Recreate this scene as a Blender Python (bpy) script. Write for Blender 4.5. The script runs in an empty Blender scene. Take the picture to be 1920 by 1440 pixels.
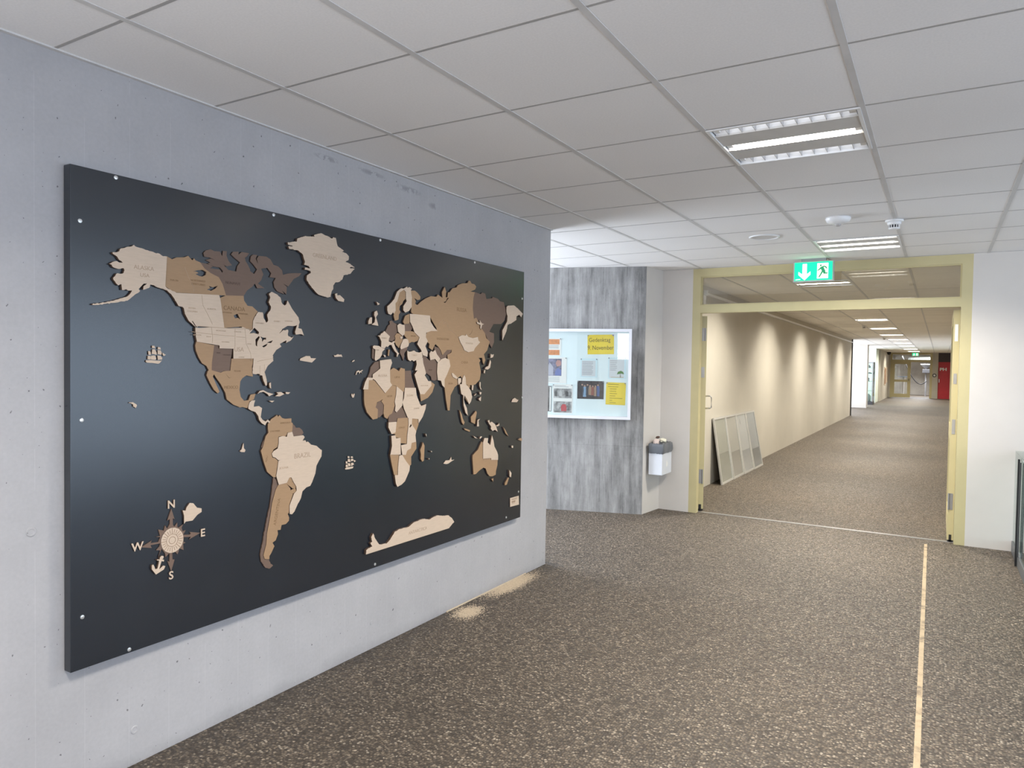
import bpy, bmesh, math, random
from mathutils import Vector, Matrix

# ------------------------------------------------------------------ camera, world, light, exposure
SC = bpy.context.scene
COL = SC.collection
CEIL = 2.623
YAW, PITCH, ROLL, FOC = 0.5404, -0.0271, 0.0157, 1336.2

def make_camera():
    fwd = Vector((-math.sin(YAW)*math.cos(PITCH), math.cos(YAW)*math.cos(PITCH), math.sin(PITCH)))
    right = Vector((math.cos(YAW), math.sin(YAW), 0))
    up = right.cross(fwd)
    r2 = right*math.cos(ROLL) + up*math.sin(ROLL)
    u2 = -right*math.sin(ROLL) + up*math.cos(ROLL)
    cd = bpy.data.cameras.new('camera')
    cd.sensor_fit = 'HORIZONTAL'; cd.sensor_width = 36.0
    cd.lens = FOC/1920*36.0
    cd.clip_start = 0.05; cd.clip_end = 200
    co = bpy.data.objects.new('camera', cd); COL.objects.link(co)
    m = Matrix(((r2.x, u2.x, -fwd.x, 0), (r2.y, u2.y, -fwd.y, 0), (r2.z, u2.z, -fwd.z, 1.568), (0, 0, 0, 1)))
    co.matrix_world = m
    SC.camera = co
make_camera()

w = bpy.data.worlds.new('sky'); SC.world = w; w.use_nodes = True
bg = w.node_tree.nodes['Background']
bg.inputs['Color'].default_value = (0.75, 0.86, 1.0, 1); bg.inputs['Strength'].default_value = 0.6

def area_light(name, loc, direction, sx, sy, power, color=(1, 1, 1), spread=180):
    ld = bpy.data.lights.new(name, 'AREA'); ld.shape = 'RECTANGLE'; ld.size = sx; ld.size_y = sy
    ld.energy = power; ld.color = color; ld.spread = math.radians(spread)
    lo = bpy.data.objects.new(name, ld); COL.objects.link(lo)
    lo.location = loc
    lo.rotation_euler = Vector(direction).to_track_quat('-Z', 'Y').to_euler()
    return lo
DAY = (0.70, 0.83, 1.0)
# daylight through the windows the place has (right-hand wall, back wall, the bay behind the map wall, the far bays of the corridor), plus two added lights
area_light('daylight', (4.42, -1.0, 1.30), (-1, 0, 0.10), 4.0, 2.3, 95, (0.60, 0.74, 1.0))
area_light('daylight', (4.42, 4.2, 1.30), (-1, 0, 0.12), 6.2, 2.3, 95, (0.64, 0.80, 1.0))
area_light('daylight', (-2.55, -1.9, 1.05), (1, 0.15, 0.45), 2.6, 1.8, 110, (0.90, 0.94, 1.0))  # added left-wall window light, tilted up to brighten the near ceiling
area_light('daylight', (2.3, -4.85, 2.12), (0, 1, 0.05), 4.2, 0.72, 80, (0.97, 0.97, 1.0))
area_light('daylight', (-5.35, 5.55, 1.55), (1, 0, 0), 1.7, 1.9, 150, (0.78, 0.87, 1.0))
area_light('daylight', (-4.35, 30.2, 1.4), (1, 0, 0), 4.6, 2.2, 230, (0.82, 0.89, 1.0))
area_light('daylight', (-3.95, 36.0, 1.4), (1, 0, 0), 3.8, 2.2, 190, (0.82, 0.89, 1.0))
area_light('added_room_light', (-1.2, 51.0, 2.55), (0, 0, -1), 2.4, 0.4, 260, (0.95, 0.97, 1.0))  # added fill for the room beyond

SC.view_settings.view_transform = 'Standard'
SC.view_settings.look = 'None'
SC.view_settings.gamma = 1.0
SC.view_settings.use_curve_mapping = False
SC.view_settings.exposure = 0.34
try:
    SC.cycles.use_denoising = True
    SC.cycles.max_bounces = 10; SC.cycles.diffuse_bounces = 6; SC.cycles.glossy_bounces = 4
    SC.cycles.transparent_max_bounces = 12
    SC.cycles.sample_clamp_indirect = 6.0
except Exception:
    pass

# ------------------------------------------------------------------ materials
MATS = {}
def _new(name):
    m = bpy.data.materials.new(name); m.use_nodes = True
    nt = m.node_tree; b = nt.nodes['Principled BSDF']
    return m, nt, b
def nd(nt, typ, **kw):
    n = nt.nodes.new(typ)
    for k, v in kw.items():
        if k in n.inputs.keys() if hasattr(n.inputs, 'keys') else False: n.inputs[k].default_value = v
        else: setattr(n, k, v)
    return n
def math_(nt, op, a, b=None, c=None):
    n = nt.nodes.new('ShaderNodeMath'); n.operation = op
    for i, v in enumerate((a, b, c)):
        if v is None: continue
        if hasattr(v, 'links'): nt.links.new(v, n.inputs[i])
        else: n.inputs[i].default_value = v
    return n.outputs[0]
def noise(nt, vec, scale, detail=4, rough=0.55):
    n = nt.nodes.new('ShaderNodeTexNoise'); n.inputs['Scale'].default_value = scale
    n.inputs['Detail'].default_value = detail; n.inputs['Roughness'].default_value = rough
    if vec is not None: nt.links.new(vec, n.inputs['Vector'])
    return n.outputs['Fac']
def ramp(nt, fac, stops):
    n = nt.nodes.new('ShaderNodeValToRGB'); nt.links.new(fac, n.inputs['Fac'])
    els = n.color_ramp.elements
    while len(els) < len(stops): els.new(0.5)
    for e, (p, c) in zip(els, stops):
        e.position = p; e.color = (c[0], c[1], c[2], 1) if hasattr(c, '__len__') else (c, c, c, 1)
    return n.outputs['Color']
def mix(nt, fac, a, b, mode='MIX'):
    n = nt.nodes.new('ShaderNodeMixRGB'); n.blend_type = mode
    for i, v in ((0, fac), (1, a), (2, b)):
        if hasattr(v, 'links'): nt.links.new(v, n.inputs[i])
        elif hasattr(v, '__len__'): n.inputs[i].default_value = (v[0], v[1], v[2], 1)
        else: n.inputs[i].default_value = v
    return n.outputs[0]
def objco(nt): return nt.nodes.new('ShaderNodeTexCoord').outputs['Object']
def bump(nt, b, height, strength=0.3, dist=0.01):
    n = nt.nodes.new('ShaderNodeBump'); n.inputs['Strength'].default_value = strength; n.inputs['Distance'].default_value = dist
    nt.links.new(height, n.inputs['Height']); nt.links.new(n.outputs[0], b.inputs['Normal'])

def plain(name, col, rough=0.5, metal=0.0, var=0.06, scale=6.0, emit=None, estr=1.0, spec=0.5, bmp=0.0):
    if name in MATS: return MATS[name]
    m, nt, b = _new(name)
    f = noise(nt, objco(nt), scale)
    lo = [c*(1-var) for c in col]; hi = [min(1, c*(1+var)) for c in col]
    nt.links.new(ramp(nt, f, [(0.3, lo), (0.7, hi)]), b.inputs['Base Color'])
    b.inputs['Roughness'].default_value = rough; b.inputs['Metallic'].default_value = metal
    b.inputs['Specular IOR Level'].default_value = spec
    if emit:
        b.inputs['Emission Color'].default_value = (*emit, 1); b.inputs['Emission Strength'].default_value = estr
    if bmp: bump(nt, b, noise(nt, objco(nt), scale*12), bmp, 0.004)
    MATS[name] = m; return m

def glass(name, tint=(1, 1, 1), rough=0.0, boost=1.0):
    if name in MATS: return MATS[name]
    m = bpy.data.materials.new(name); m.use_nodes = True
    nt = m.node_tree; nt.nodes.clear()
    out = nt.nodes.new('ShaderNodeOutputMaterial'); mx = nt.nodes.new('ShaderNodeMixShader')
    tr = nt.nodes.new('ShaderNodeBsdfTransparent'); tr.inputs[0].default_value = (*tint, 1)
    gl = nt.nodes.new('ShaderNodeBsdfGlossy'); gl.inputs['Roughness'].default_value = rough
    ge = nt.nodes.new('ShaderNodeNewGeometry'); dt = nt.nodes.new('ShaderNodeVectorMath'); dt.operation = 'DOT_PRODUCT'
    nt.links.new(ge.outputs['Normal'], dt.inputs[0]); nt.links.new(ge.outputs['Incoming'], dt.inputs[1])
    sch = math_(nt, 'POWER', math_(nt, 'SUBTRACT', 1.0, math_(nt, 'ABSOLUTE', dt.outputs['Value'])), 5.0)
    fac = math_(nt, 'MINIMUM', math_(nt, 'MULTIPLY', math_(nt, 'ADD', math_(nt, 'MULTIPLY', sch, 0.96), 0.04), boost), 0.95)
    nt.links.new(fac, mx.inputs[0])
    nt.links.new(tr.outputs[0], mx.inputs[1]); nt.links.new(gl.outputs[0], mx.inputs[2])
    nt.links.new(mx.outputs[0], out.inputs[0])
    MATS[name] = m; return m

def concrete(name, base, axis, board, seam_light, streak=0.0, holes=1.0, smudges=()):
    """board-marked cast concrete: boards of width BOARD along AXIS (a unit vector in the ground plane)"""
    m, nt, b = _new(name)
    co = objco(nt)
    sp = nt.nodes.new('ShaderNodeSeparateXYZ'); nt.links.new(co, sp.inputs[0])
    s = math_(nt, 'ADD', math_(nt, 'MULTIPLY', sp.outputs[0], axis[0]), math_(nt, 'MULTIPLY', sp.outputs[1], axis[1]))
    sb = math_(nt, 'DIVIDE', s, board)
    fr = math_(nt, 'FRACT', sb); ix = math_(nt, 'FLOOR', sb)
    wn = nt.nodes.new('ShaderNodeTexWhiteNoise'); wn.noise_dimensions = '1D'; nt.links.new(ix, wn.inputs['W'])
    seam = math_(nt, 'LESS_THAN', math_(nt, 'ABSOLUTE', math_(nt, 'SUBTRACT', fr, 0.5)), 0.010)
    seam = math_(nt, 'MULTIPLY', seam, math_(nt, 'GREATER_THAN', noise(nt, co, 1.7, 2), 0.44))
    big = noise(nt, co, 0.9, 3); mid = noise(nt, co, 7, 5); fine = noise(nt, co, 70, 3)
    v = math_(nt, 'ADD', math_(nt, 'MULTIPLY', math_(nt, 'SUBTRACT', big, 0.5), 0.30), math_(nt, 'MULTIPLY', math_(nt, 'SUBTRACT', mid, 0.5), 0.16))
    v = math_(nt, 'ADD', v, math_(nt, 'MULTIPLY', math_(nt, 'SUBTRACT', fine, 0.5), 0.16))
    v = math_(nt, 'ADD', v, math_(nt, 'MULTIPLY', math_(nt, 'SUBTRACT', wn.outputs['Value'], 0.5), 0.03 + streak*0.28))
    if streak:
        cb = nt.nodes.new('ShaderNodeCombineXYZ'); nt.links.new(math_(nt, 'MULTIPLY', s, 9), cb.inputs[0]); nt.links.new(math_(nt, 'MULTIPLY', sp.outputs[2], 1.3), cb.inputs[2])
        v = math_(nt, 'ADD', v, math_(nt, 'MULTIPLY', math_(nt, 'SUBTRACT', noise(nt, cb.outputs[0], 1.0, 6, 0.72), 0.5), 2.3*streak))
        v = math_(nt, 'ADD', v, math_(nt, 'MULTIPLY', math_(nt, 'SUBTRACT', noise(nt, co, 2.6, 5, 0.65), 0.5), 1.0*streak))
        joint = math_(nt, 'LESS_THAN', math_(nt, 'ABSOLUTE', math_(nt, 'SUBTRACT', sp.outputs[2], 0.72)), 0.003)
        v = math_(nt, 'SUBTRACT', v, math_(nt, 'MULTIPLY', joint, 0.14))
    v = math_(nt, 'ADD', v, math_(nt, 'MULTIPLY', seam, 0.07 if seam_light else -0.5))
    vo = nt.nodes.new('ShaderNodeTexVoronoi'); vo.voronoi_dimensions = '2D'; vo.inputs['Scale'].default_value = 17
    c2d = nt.nodes.new('ShaderNodeCombineXYZ'); wob = math_(nt, 'MULTIPLY', noise(nt, co, 60, 2), 0.02)
    nt.links.new(math_(nt, 'ADD', math_(nt, 'MULTIPLY', s, 1.15), wob), c2d.inputs[0]); nt.links.new(math_(nt, 'ADD', sp.outputs[2], wob), c2d.inputs[1]); nt.links.new(c2d.outputs[0], vo.inputs['Vector'])
    sc = nt.nodes.new('ShaderNodeSeparateColor'); nt.links.new(vo.outputs['Color'], sc.inputs[0])
    keep = math_(nt, 'GREATER_THAN', math_(nt, 'ADD', sc.outputs[0], math_(nt, 'MULTIPLY', big, 1.1)), 1.22)
    rad = math_(nt, 'MULTIPLY', math_(nt, 'POWER', sc.outputs[1], 4.0), 0.062)
    hole = math_(nt, 'MULTIPLY', math_(nt, 'LESS_THAN', vo.outputs['Distance'], math_(nt, 'ADD', rad, 0.021)), keep)
    v = math_(nt, 'SUBTRACT', v, math_(nt, 'MULTIPLY', hole, 0.62*holes))
    for (y0, z0, a_, c_) in smudges:
        ey = math_(nt, 'DIVIDE', math_(nt, 'SUBTRACT', sp.outputs[1], y0), a_); ez = math_(nt, 'DIVIDE', math_(nt, 'SUBTRACT', sp.outputs[2], z0), c_)
        rr = math_(nt, 'ADD', math_(nt, 'MULTIPLY', ey, ey), math_(nt, 'MULTIPLY', ez, ez))
        k_ = nt.nodes.new('ShaderNodeClamp'); nt.links.new(math_(nt, 'SUBTRACT', 1.0, rr), k_.inputs[0])
        v = math_(nt, 'SUBTRACT', v, math_(nt, 'MULTIPLY', math_(nt, 'MULTIPLY', k_.outputs[0], math_(nt, 'GREATER_THAN', noise(nt, co, 16, 4, 0.7), 0.47)), 0.32))
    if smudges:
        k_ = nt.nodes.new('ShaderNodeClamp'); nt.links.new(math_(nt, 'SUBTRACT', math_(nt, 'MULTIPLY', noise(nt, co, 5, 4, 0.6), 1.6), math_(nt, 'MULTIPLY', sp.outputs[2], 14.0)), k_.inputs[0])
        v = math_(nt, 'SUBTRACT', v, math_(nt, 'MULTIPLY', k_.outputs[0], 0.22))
    v = math_(nt, 'ADD', v, 1.0)
    cc = nt.nodes.new('ShaderNodeCombineColor')
    for i in range(3): nt.links.new(math_(nt, 'MULTIPLY', v, base[i]), cc.inputs[i])
    nt.links.new(cc.outputs[0], b.inputs['Base Color'])
    b.inputs['Roughness'].default_value = 0.72
    h = math_(nt, 'SUBTRACT', math_(nt, 'ADD', math_(nt, 'MULTIPLY', mid, 0.25), math_(nt, 'MULTIPLY', seam, 0.2)), hole)
    bump(nt, b, h, 0.35, 0.004)
    return m

def aggregate(name):
    """washed concrete floor: rounded pebbles in grey-brown cement"""
    m, nt, b = _new(name)
    co = objco(nt)
    def vor(scale):
        v = nt.nodes.new('ShaderNodeTexVoronoi'); v.voronoi_dimensions = '2D'; v.inputs['Scale'].default_value = scale; nt.links.new(co, v.inputs['Vector'])
        s = nt.nodes.new('ShaderNodeSeparateColor'); nt.links.new(v.outputs['Color'], s.inputs[0])
        return v.outputs['Distance'], s.outputs
    d1, c1 = vor(86); d2, c2 = vor(58)
    stones = ramp(nt, c1[0], [(0.0, (0.045, 0.035, 0.027)), (0.30, (0.09, 0.071, 0.054)), (0.55, (0.155, 0.124, 0.094)), (0.80, (0.22, 0.178, 0.135)), (0.92, (0.31, 0.26, 0.20)), (1.0, (0.50, 0.44, 0.36))])
    stones2 = ramp(nt, c2[1], [(0.0, (0.09, 0.07, 0.05)), (0.6, (0.17, 0.135, 0.10)), (1.0, (0.48, 0.40, 0.31))])
    gap = ramp(nt, d1, [(0.36, 0.0), (0.58, 1.0)])
    col = mix(nt, gap, stones, (0.070, 0.056, 0.044))
    big = math_(nt, 'MULTIPLY', math_(nt, 'GREATER_THAN', c2[0], 0.88), math_(nt, 'LESS_THAN', d2, 0.36))
    col = mix(nt, big, col, stones2)
    patch = noise(nt, co, 0.55, 4, 0.6)
    col = mix(nt, 1.0, col, ramp(nt, patch, [(0.3, (0.64, 0.63, 0.62)), (0.72, (0.90, 0.87, 0.825))]), 'MULTIPLY')
    # floor colour darkens towards the foot of the map wall
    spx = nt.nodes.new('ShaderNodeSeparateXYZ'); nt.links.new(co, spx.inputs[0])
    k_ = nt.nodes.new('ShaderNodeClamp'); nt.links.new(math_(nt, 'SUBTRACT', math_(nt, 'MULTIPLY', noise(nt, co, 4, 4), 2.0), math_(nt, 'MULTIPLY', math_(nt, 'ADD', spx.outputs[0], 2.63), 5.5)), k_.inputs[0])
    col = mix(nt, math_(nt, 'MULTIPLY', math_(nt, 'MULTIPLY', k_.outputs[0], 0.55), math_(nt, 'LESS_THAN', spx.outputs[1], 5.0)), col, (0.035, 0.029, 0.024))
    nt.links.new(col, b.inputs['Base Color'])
    nt.links.new(ramp(nt, c1[2], [(0.0, 0.42), (1.0, 0.75)]), b.inputs['Roughness'])
    bump(nt, b, math_(nt, 'SUBTRACT', 1.0, d1), 0.5, 0.006)
    return m

def tilemat(name, base):
    m, nt, b = _new(name)
    co = objco(nt)
    f = math_(nt, 'ADD', math_(nt, 'MULTIPLY', noise(nt, co, 130, 3), 0.5), math_(nt, 'MULTIPLY', noise(nt, co, 0.8, 2), 0.5))
    nt.links.new(ramp(nt, f, [(0.3, [c*0.92 for c in base]), (0.7, [min(1, c*1.05) for c in base])]), b.inputs['Base Color'])
    b.inputs['Roughness'].default_value = 0.9
    bump(nt, b, noise(nt, co, 220, 2), 0.15, 0.002)
    return m

def wood(name, base, grain=0.05):
    m, nt, b = _new(name)
    co = objco(nt)
    mp = nt.nodes.new('ShaderNodeMapping'); mp.inputs['Scale'].default_value = (1, 14, 90); nt.links.new(co, mp.inputs[0])
    f = noise(nt, mp.outputs[0], 1.5, 5, 0.6)
    nt.links.new(ramp(nt, f, [(0.3, [c*(1-grain) for c in base]), (0.7, [min(1, c*(1+grain)) for c in base])]), b.inputs['Base Color'])
    b.inputs['Roughness'].default_value = 0.6
    MATS[name] = m
    return m

SMUDGES = ((2.57, 2.575, 0.10, 0.016), (2.89, 2.578, 0.12, 0.016), (3.20, 2.557, 0.13, 0.022), (3.44, 2.51, 0.06, 0.022))
M_CONC = concrete('map wall concrete', (0.40, 0.39, 0.395), (0, 1), 0.165, True, smudges=SMUDGES)
M_PIER = concrete('board marked concrete', (0.27, 0.265, 0.26), (0.947, 0.32), 0.125, False, streak=1.1, holes=0.6)
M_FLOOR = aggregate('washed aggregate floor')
M_TILE = tilemat('ceiling tile', (0.84, 0.82, 0.805))
M_TILE2 = tilemat('corridor ceiling panel', (0.84, 0.80, 0.73))
M_RAIL = plain('ceiling rail white', (0.60, 0.585, 0.57), 0.6)
M_RAILD = plain('ceiling joint grey', (0.40, 0.385, 0.37), 0.6)
M_WHITE = plain('white plaster', (0.62, 0.585, 0.545), 0.75, var=0.03, scale=2.5, bmp=0.1)
M_CREAM = plain('cream plaster', (0.50, 0.465, 0.40), 0.7, var=0.03, scale=2.0, bmp=0.12)
M_YEL = plain('yellow painted metal', (0.52, 0.455, 0.25), 0.4, var=0.03)
M_STEEL = plain('brushed steel', (0.55, 0.55, 0.56), 0.35, 0.9, var=0.1, scale=30)
M_GREY = plain('grey metal', (0.30, 0.30, 0.31), 0.45, 0.4)
M_GREY2 = plain('dull zinc', (0.40, 0.39, 0.38), 0.45, 0.5)
M_DARK = plain('dark grey metal', (0.06, 0.06, 0.065), 0.45, 0.3)
M_BLACK = plain('black rubber', (0.012, 0.012, 0.013), 0.55)
M_WENAM = plain('white enamel', (0.80, 0.80, 0.80), 0.35, var=0.02)
M_LAMP = plain('lit fluorescent tube', (0.9, 0.9, 0.88), 0.5, emit=(1.0, 0.965, 0.90), estr=7.0)
M_LAMPOFF = plain('tube with added glow', (0.82, 0.82, 0.85), 0.35, emit=(0.92, 0.95, 1.0), estr=1.6)  # faint bluish glow put in to brighten the slots like caught daylight
M_PERF = plain('perforated panel', (0.62, 0.60, 0.57), 0.6)
M_GLASS = glass('clear glass', (0.97, 0.98, 0.97))
M_GLASSG = glass('greenish glass', (0.86, 0.93, 0.90))
M_PAPER = plain('white paper', (0.78, 0.78, 0.76), 0.7, var=0.02)
M_YPAPER = plain('yellow paper', (0.80, 0.62, 0.06), 0.7, var=0.03)
M_BPAPER = plain('pale blue paper', (0.62, 0.78, 0.84), 0.7, var=0.02)
M_INK = plain('black ink', (0.03, 0.03, 0.035), 0.7)
M_GINK = plain('grey print', (0.33, 0.34, 0.36), 0.7)

# ------------------------------------------------------------------ building helpers
def bx(bm, x0, x1, y0, y1, z0, z1):
    vs = [bm.verts.new(c) for c in ((x0,y0,z0),(x1,y0,z0),(x1,y1,z0),(x0,y1,z0),(x0,y0,z1),(x1,y0,z1),(x1,y1,z1),(x0,y1,z1))]
    for f in ((3,2,1,0),(4,5,6,7),(0,1,5,4),(1,2,6,5),(2,3,7,6),(3,0,4,7)): bm.faces.new([vs[i] for i in f])
    return bm
def box(*a): return bx(bmesh.new(), *a)
def tube(bm, pts, r, seg=10, cap=True):
    """a round bar through the points"""
    pts = [Vector(p) for p in pts]; rings = []
    for i, p in enumerate(pts):
        t = (pts[min(i+1, len(pts)-1)] - pts[max(i-1, 0)]).normalized()
        a = t.cross(Vector((0, 0, 1)))
        if a.length < 1e-3: a = t.cross(Vector((1, 0, 0)))
        a.normalize(); b = t.cross(a)
        rr = r[i] if hasattr(r, '__len__') else r
        rings.append([bm.verts.new(p + a*math.cos(2*math.pi*k/seg)*rr + b*math.sin(2*math.pi*k/seg)*rr) for k in range(seg)])
    for A, B in zip(rings, rings[1:]):
        for k in range(seg): bm.faces.new((A[k], A[(k+1) % seg], B[(k+1) % seg], B[k]))
    if cap: bm.faces.new(rings[0]); bm.faces.new(rings[-1][::-1])
    bmesh.ops.recalc_face_normals(bm, faces=bm.faces[:])
    return bm
def lathe(bm, c, prof, seg=28, axis='z'):
    """turn a profile of (radius, height) about a vertical axis through c"""
    rings = []
    for r, h in prof:
        rings.append([bm.verts.new((c[0]+r*math.cos(2*math.pi*k/seg), c[1]+r*math.sin(2*math.pi*k/seg), c[2]+h)) for k in range(seg)])
    for A, B in zip(rings, rings[1:]):
        for k in range(seg): bm.faces.new((A[k], A[(k+1) % seg], B[(k+1) % seg], B[k]))
    bm.faces.new(rings[0]); bm.faces.new(rings[-1][::-1])
    bmesh.ops.recalc_face_normals(bm, faces=bm.faces[:])
    return bm
def xf(bm, mat): bmesh.ops.transform(bm, matrix=mat, verts=bm.verts[:]); return bm
def bevel(bm, w=0.004, seg=2):
    bmesh.ops.bevel(bm, geom=bm.edges[:], offset=w, segments=seg, profile=0.7, affect='EDGES', clamp_overlap=True); return bm
def poly(rings, depth):
    """a flat plate of the given thickness cut to the first ring, the other rings being holes or further islands; (a, b, 0..depth)"""
    cu = bpy.data.curves.new('outline', 'CURVE'); cu.dimensions = '2D'; cu.fill_mode = 'BOTH'; cu.extrude = depth/2
    for r in rings:
        sp = cu.splines.new('POLY'); sp.points.add(len(r)-1)
        for p, (a, b) in zip(sp.points, r): p.co = (a, b, 0, 1)
        sp.use_cyclic_u = True
    ob = bpy.data.objects.new('outline', cu)
    me = bpy.data.meshes.new_from_object(ob)
    bm = bmesh.new(); bm.from_mesh(me)
    bpy.data.objects.remove(ob); bpy.data.curves.remove(cu); bpy.data.meshes.remove(me)
    for v in bm.verts: v.co.z += depth/2
    return bm
def textbm(s, size, depth=0.0006, align='CENTER', spacing=1.0, offset=0.0):
    cu = bpy.data.curves.new('lettering', 'FONT'); cu.body = s; cu.size = size; cu.extrude = depth/2
    cu.align_x = align; cu.align_y = 'CENTER'; cu.resolution_u = 3; cu.space_character = spacing; cu.offset = offset
    ob = bpy.data.objects.new('lettering', cu)
    me = bpy.data.meshes.new_from_object(ob)
    bm = bmesh.new(); bm.from_mesh(me)
    bpy.data.objects.remove(ob); bpy.data.curves.remove(cu); bpy.data.meshes.remove(me)
    for v in bm.verts: v.co.z += depth/2
    return bm

def root_offset(o):
    off = Vector((0, 0, 0))
    while o is not None: off += o.location; o = o.parent
    return off
def _link(name, bm, mats, parent=None, smooth=False):
    me = bpy.data.meshes.new(name)
    off = root_offset(parent) if parent is not None else Vector((0, 0, 0))
    if off.length: bmesh.ops.translate(bm, verts=bm.verts[:], vec=-off)
    bm.to_mesh(me); bm.free()
    for m in (mats if isinstance(mats, (list, tuple)) else [mats]): me.materials.append(m)
    if smooth:
        for p in me.polygons: p.use_smooth = True
    o = bpy.data.objects.new(name, me); COL.objects.link(o)
    if parent is not None: o.parent = parent
    return o
def part(name, bm, mats, parent, smooth=False, label=None):
    o = _link(name, bm, mats, parent, smooth)
    if label: o['label'] = label
    return o
def tag(o, label, cat, group=None, kind=None):
    o['label'] = label; o['category'] = cat
    if group: o['group'] = group
    if kind: o['kind'] = kind
    return o
def thing(name, loc, label, cat, group=None):
    o = bpy.data.objects.new(name, None); COL.objects.link(o); o.location = loc; o.empty_display_size = 0.05
    return tag(o, label, cat, group)
def single(name, bm, mats, label, cat, group=None, smooth=False, kind=None):
    xs = [v.co.x for v in bm.verts]; ys = [v.co.y for v in bm.verts]; zs = [v.co.z for v in bm.verts]
    c = Vector(((min(xs)+max(xs))/2, (min(ys)+max(ys))/2, min(zs)))
    bmesh.ops.translate(bm, verts=bm.verts[:], vec=-c)
    o = _link(name, bm, mats, None, smooth); o.location = c
    return tag(o, label, cat, group, kind)
def struct(name, bm, mats, parent=None, smooth=False):
    o = _link(name, bm, mats, parent, smooth); o['kind'] = 'structure'
    return o

# ------------------------------------------------------------------ the setting
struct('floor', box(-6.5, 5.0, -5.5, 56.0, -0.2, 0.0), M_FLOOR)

XG0, DX, YG0, DY = -2.204, 0.636, 1.298, 0.625
LAMP1, LAMP2, LAMP0, LAMPB = (2, 3), (2, 8), (2, -2), (2, -7)          # ceiling cells that hold a lamp
HALL_LAMPS = [LAMP1, LAMP2, LAMP0, LAMPB]
X0, X1, Y0, Y1 = -6.0, 5.0, -5.5, 7.585
def cuts(lo, hi, o, d):
    k = math.ceil((lo-o)/d); out = [lo]
    while o+k*d < hi-1e-6:
        if o+k*d > lo+1e-6: out.append(o+k*d)
        k += 1
    return out+[hi]
bm = bmesh.new()
xs, ys = cuts(X0, X1, XG0, DX), cuts(Y0, Y1, YG0, DY)
for xa, xb in zip(xs, xs[1:]):
    for ya, yb in zip(ys, ys[1:]):
        cell = (math.floor(((xa+xb)/2-XG0)/DX), math.floor(((ya+yb)/2-YG0)/DY))
        if cell in HALL_LAMPS: continue
        bx(bm, xa, xb, ya, yb, CEIL, CEIL+0.02)
struct('ceiling', bm, M_TILE)
bm = bmesh.new()
for x in xs[1:-1]: bx(bm, x-0.012, x+0.012, Y0, Y1, CEIL-0.0025, CEIL+0.001)
struct('trim_1', bm, M_RAIL)
bm = bmesh.new()
for y in ys[1:-1]: bx(bm, X0, X1, y-0.006, y+0.006, CEIL-0.0012, CEIL+0.001)
struct('trim_2', bm, M_RAILD)
bm = bmesh.new(); bx(bm, -2.63, -2.612, Y0, 4.935, CEIL-0.006, CEIL+0.001)
struct('trim_3', bm, M_RAIL)

# corridor ceiling, with openings for the lamps at CY
CLX0, CLX1 = XG0+DX+0.0, XG0+2*DX
CORR_Y = [9.45, 13.12, 16.62, 20.10, 23.80, 27.40, 31.0, 34.6, 39.5, 44.2]
bm = bmesh.new()
CX0, CX1, CY0, CY1 = -5.0, 1.2, 7.66, 47.6
bx(bm, CX0, CLX0, CY0, CY1, CEIL, CEIL+0.02); bx(bm, CLX1, CX1, CY0, CY1, CEIL, CEIL+0.02)
yy = CY0
for c in CORR_Y:
    bx(bm, CLX0, CLX1, yy, c-0.3125, CEIL, CEIL+0.02); yy = c+0.3125
bx(bm, CLX0, CLX1, yy, CY1, CEIL, CEIL+0.02)
struct('ceiling_corridor', bm, M_TILE2)
bm = bmesh.new()
for k in range(-2, 5): 
    x = XG0+k*DX
    if x > CX0: bx(bm, x-0.012, x+0.012, CY0, CY1, CEIL-0.004, CEIL+0.001)
struct('trim_4', bm, M_RAIL)
bm = bmesh.new()
y = CY0+0.4
while y < 20:
    if all(abs(y-c) > 0.36 for c in CORR_Y): bx(bm, -2.62, 0.65, y-0.004, y+0.004, CEIL-0.001, CEIL+0.001)
    y += 1.25
struct('trim_5', bm, M_RAILD)

# walls
bm = box(-2.93, -2.63, -0.55, 4.935, 0, CEIL)
WALL_L = struct('wall_left', bm, M_CONC)
bm = bmesh.new()
bx(bm, -2.93, -2.63, -5.5, -3.25, 0, CEIL); bx(bm, -2.93, -2.63, -3.25, -0.55, 0, 0.1); bx(bm, -2.93, -2.63, -3.25, -0.55, 2.1, CEIL)
struct('wall_left_rear', bm, M_CONC)
for y, z, r_ in ((1.226, 0.975, 0.017), (1.59, 0.135, 0.016), (2.93, 0.145, 0.014)):
    b = bmesh.new(); A_ = [b.verts.new((-2.63, y+r_*math.cos(k*math.pi/9), z+r_*math.sin(k*math.pi/9))) for k in range(18)]
    B_ = [b.verts.new((-2.6275, y+r_*0.9*math.cos(k*math.pi/9), z+r_*0.9*math.sin(k*math.pi/9))) for k in range(18)]
    C_ = [b.verts.new((-2.6275, y+r_*0.6*math.cos(k*math.pi/9), z+r_*0.6*math.sin(k*math.pi/9))) for k in range(18)]
    D_ = [b.verts.new((-2.629, y+r_*0.5*math.cos(k*math.pi/9), z+r_*0.5*math.sin(k*math.pi/9))) for k in range(18)]
    for P_, Q_ in ((A_, B_), (B_, C_), (C_, D_)):
        for k in range(18): b.faces.new((P_[k], P_[(k+1) % 18], Q_[(k+1) % 18], Q_[k]))
    b.faces.new(D_); bmesh.ops.recalc_face_normals(b, faces=b.faces[:])
    struct('anchor_plug', b, M_CONC, WALL_L)
PD = Vector((-0.9474, -0.3201, 0)); PN = Vector((0.3201, -0.9474, 0)); P0 = Vector((-2.675, 7.17, 0))
bm = bmesh.new()
a, b_ = P0, P0+PD*3.2
pts = [a, b_, Vector((b_.x, 7.9, 0)), Vector((-2.675, 7.9, 0))]
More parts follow.
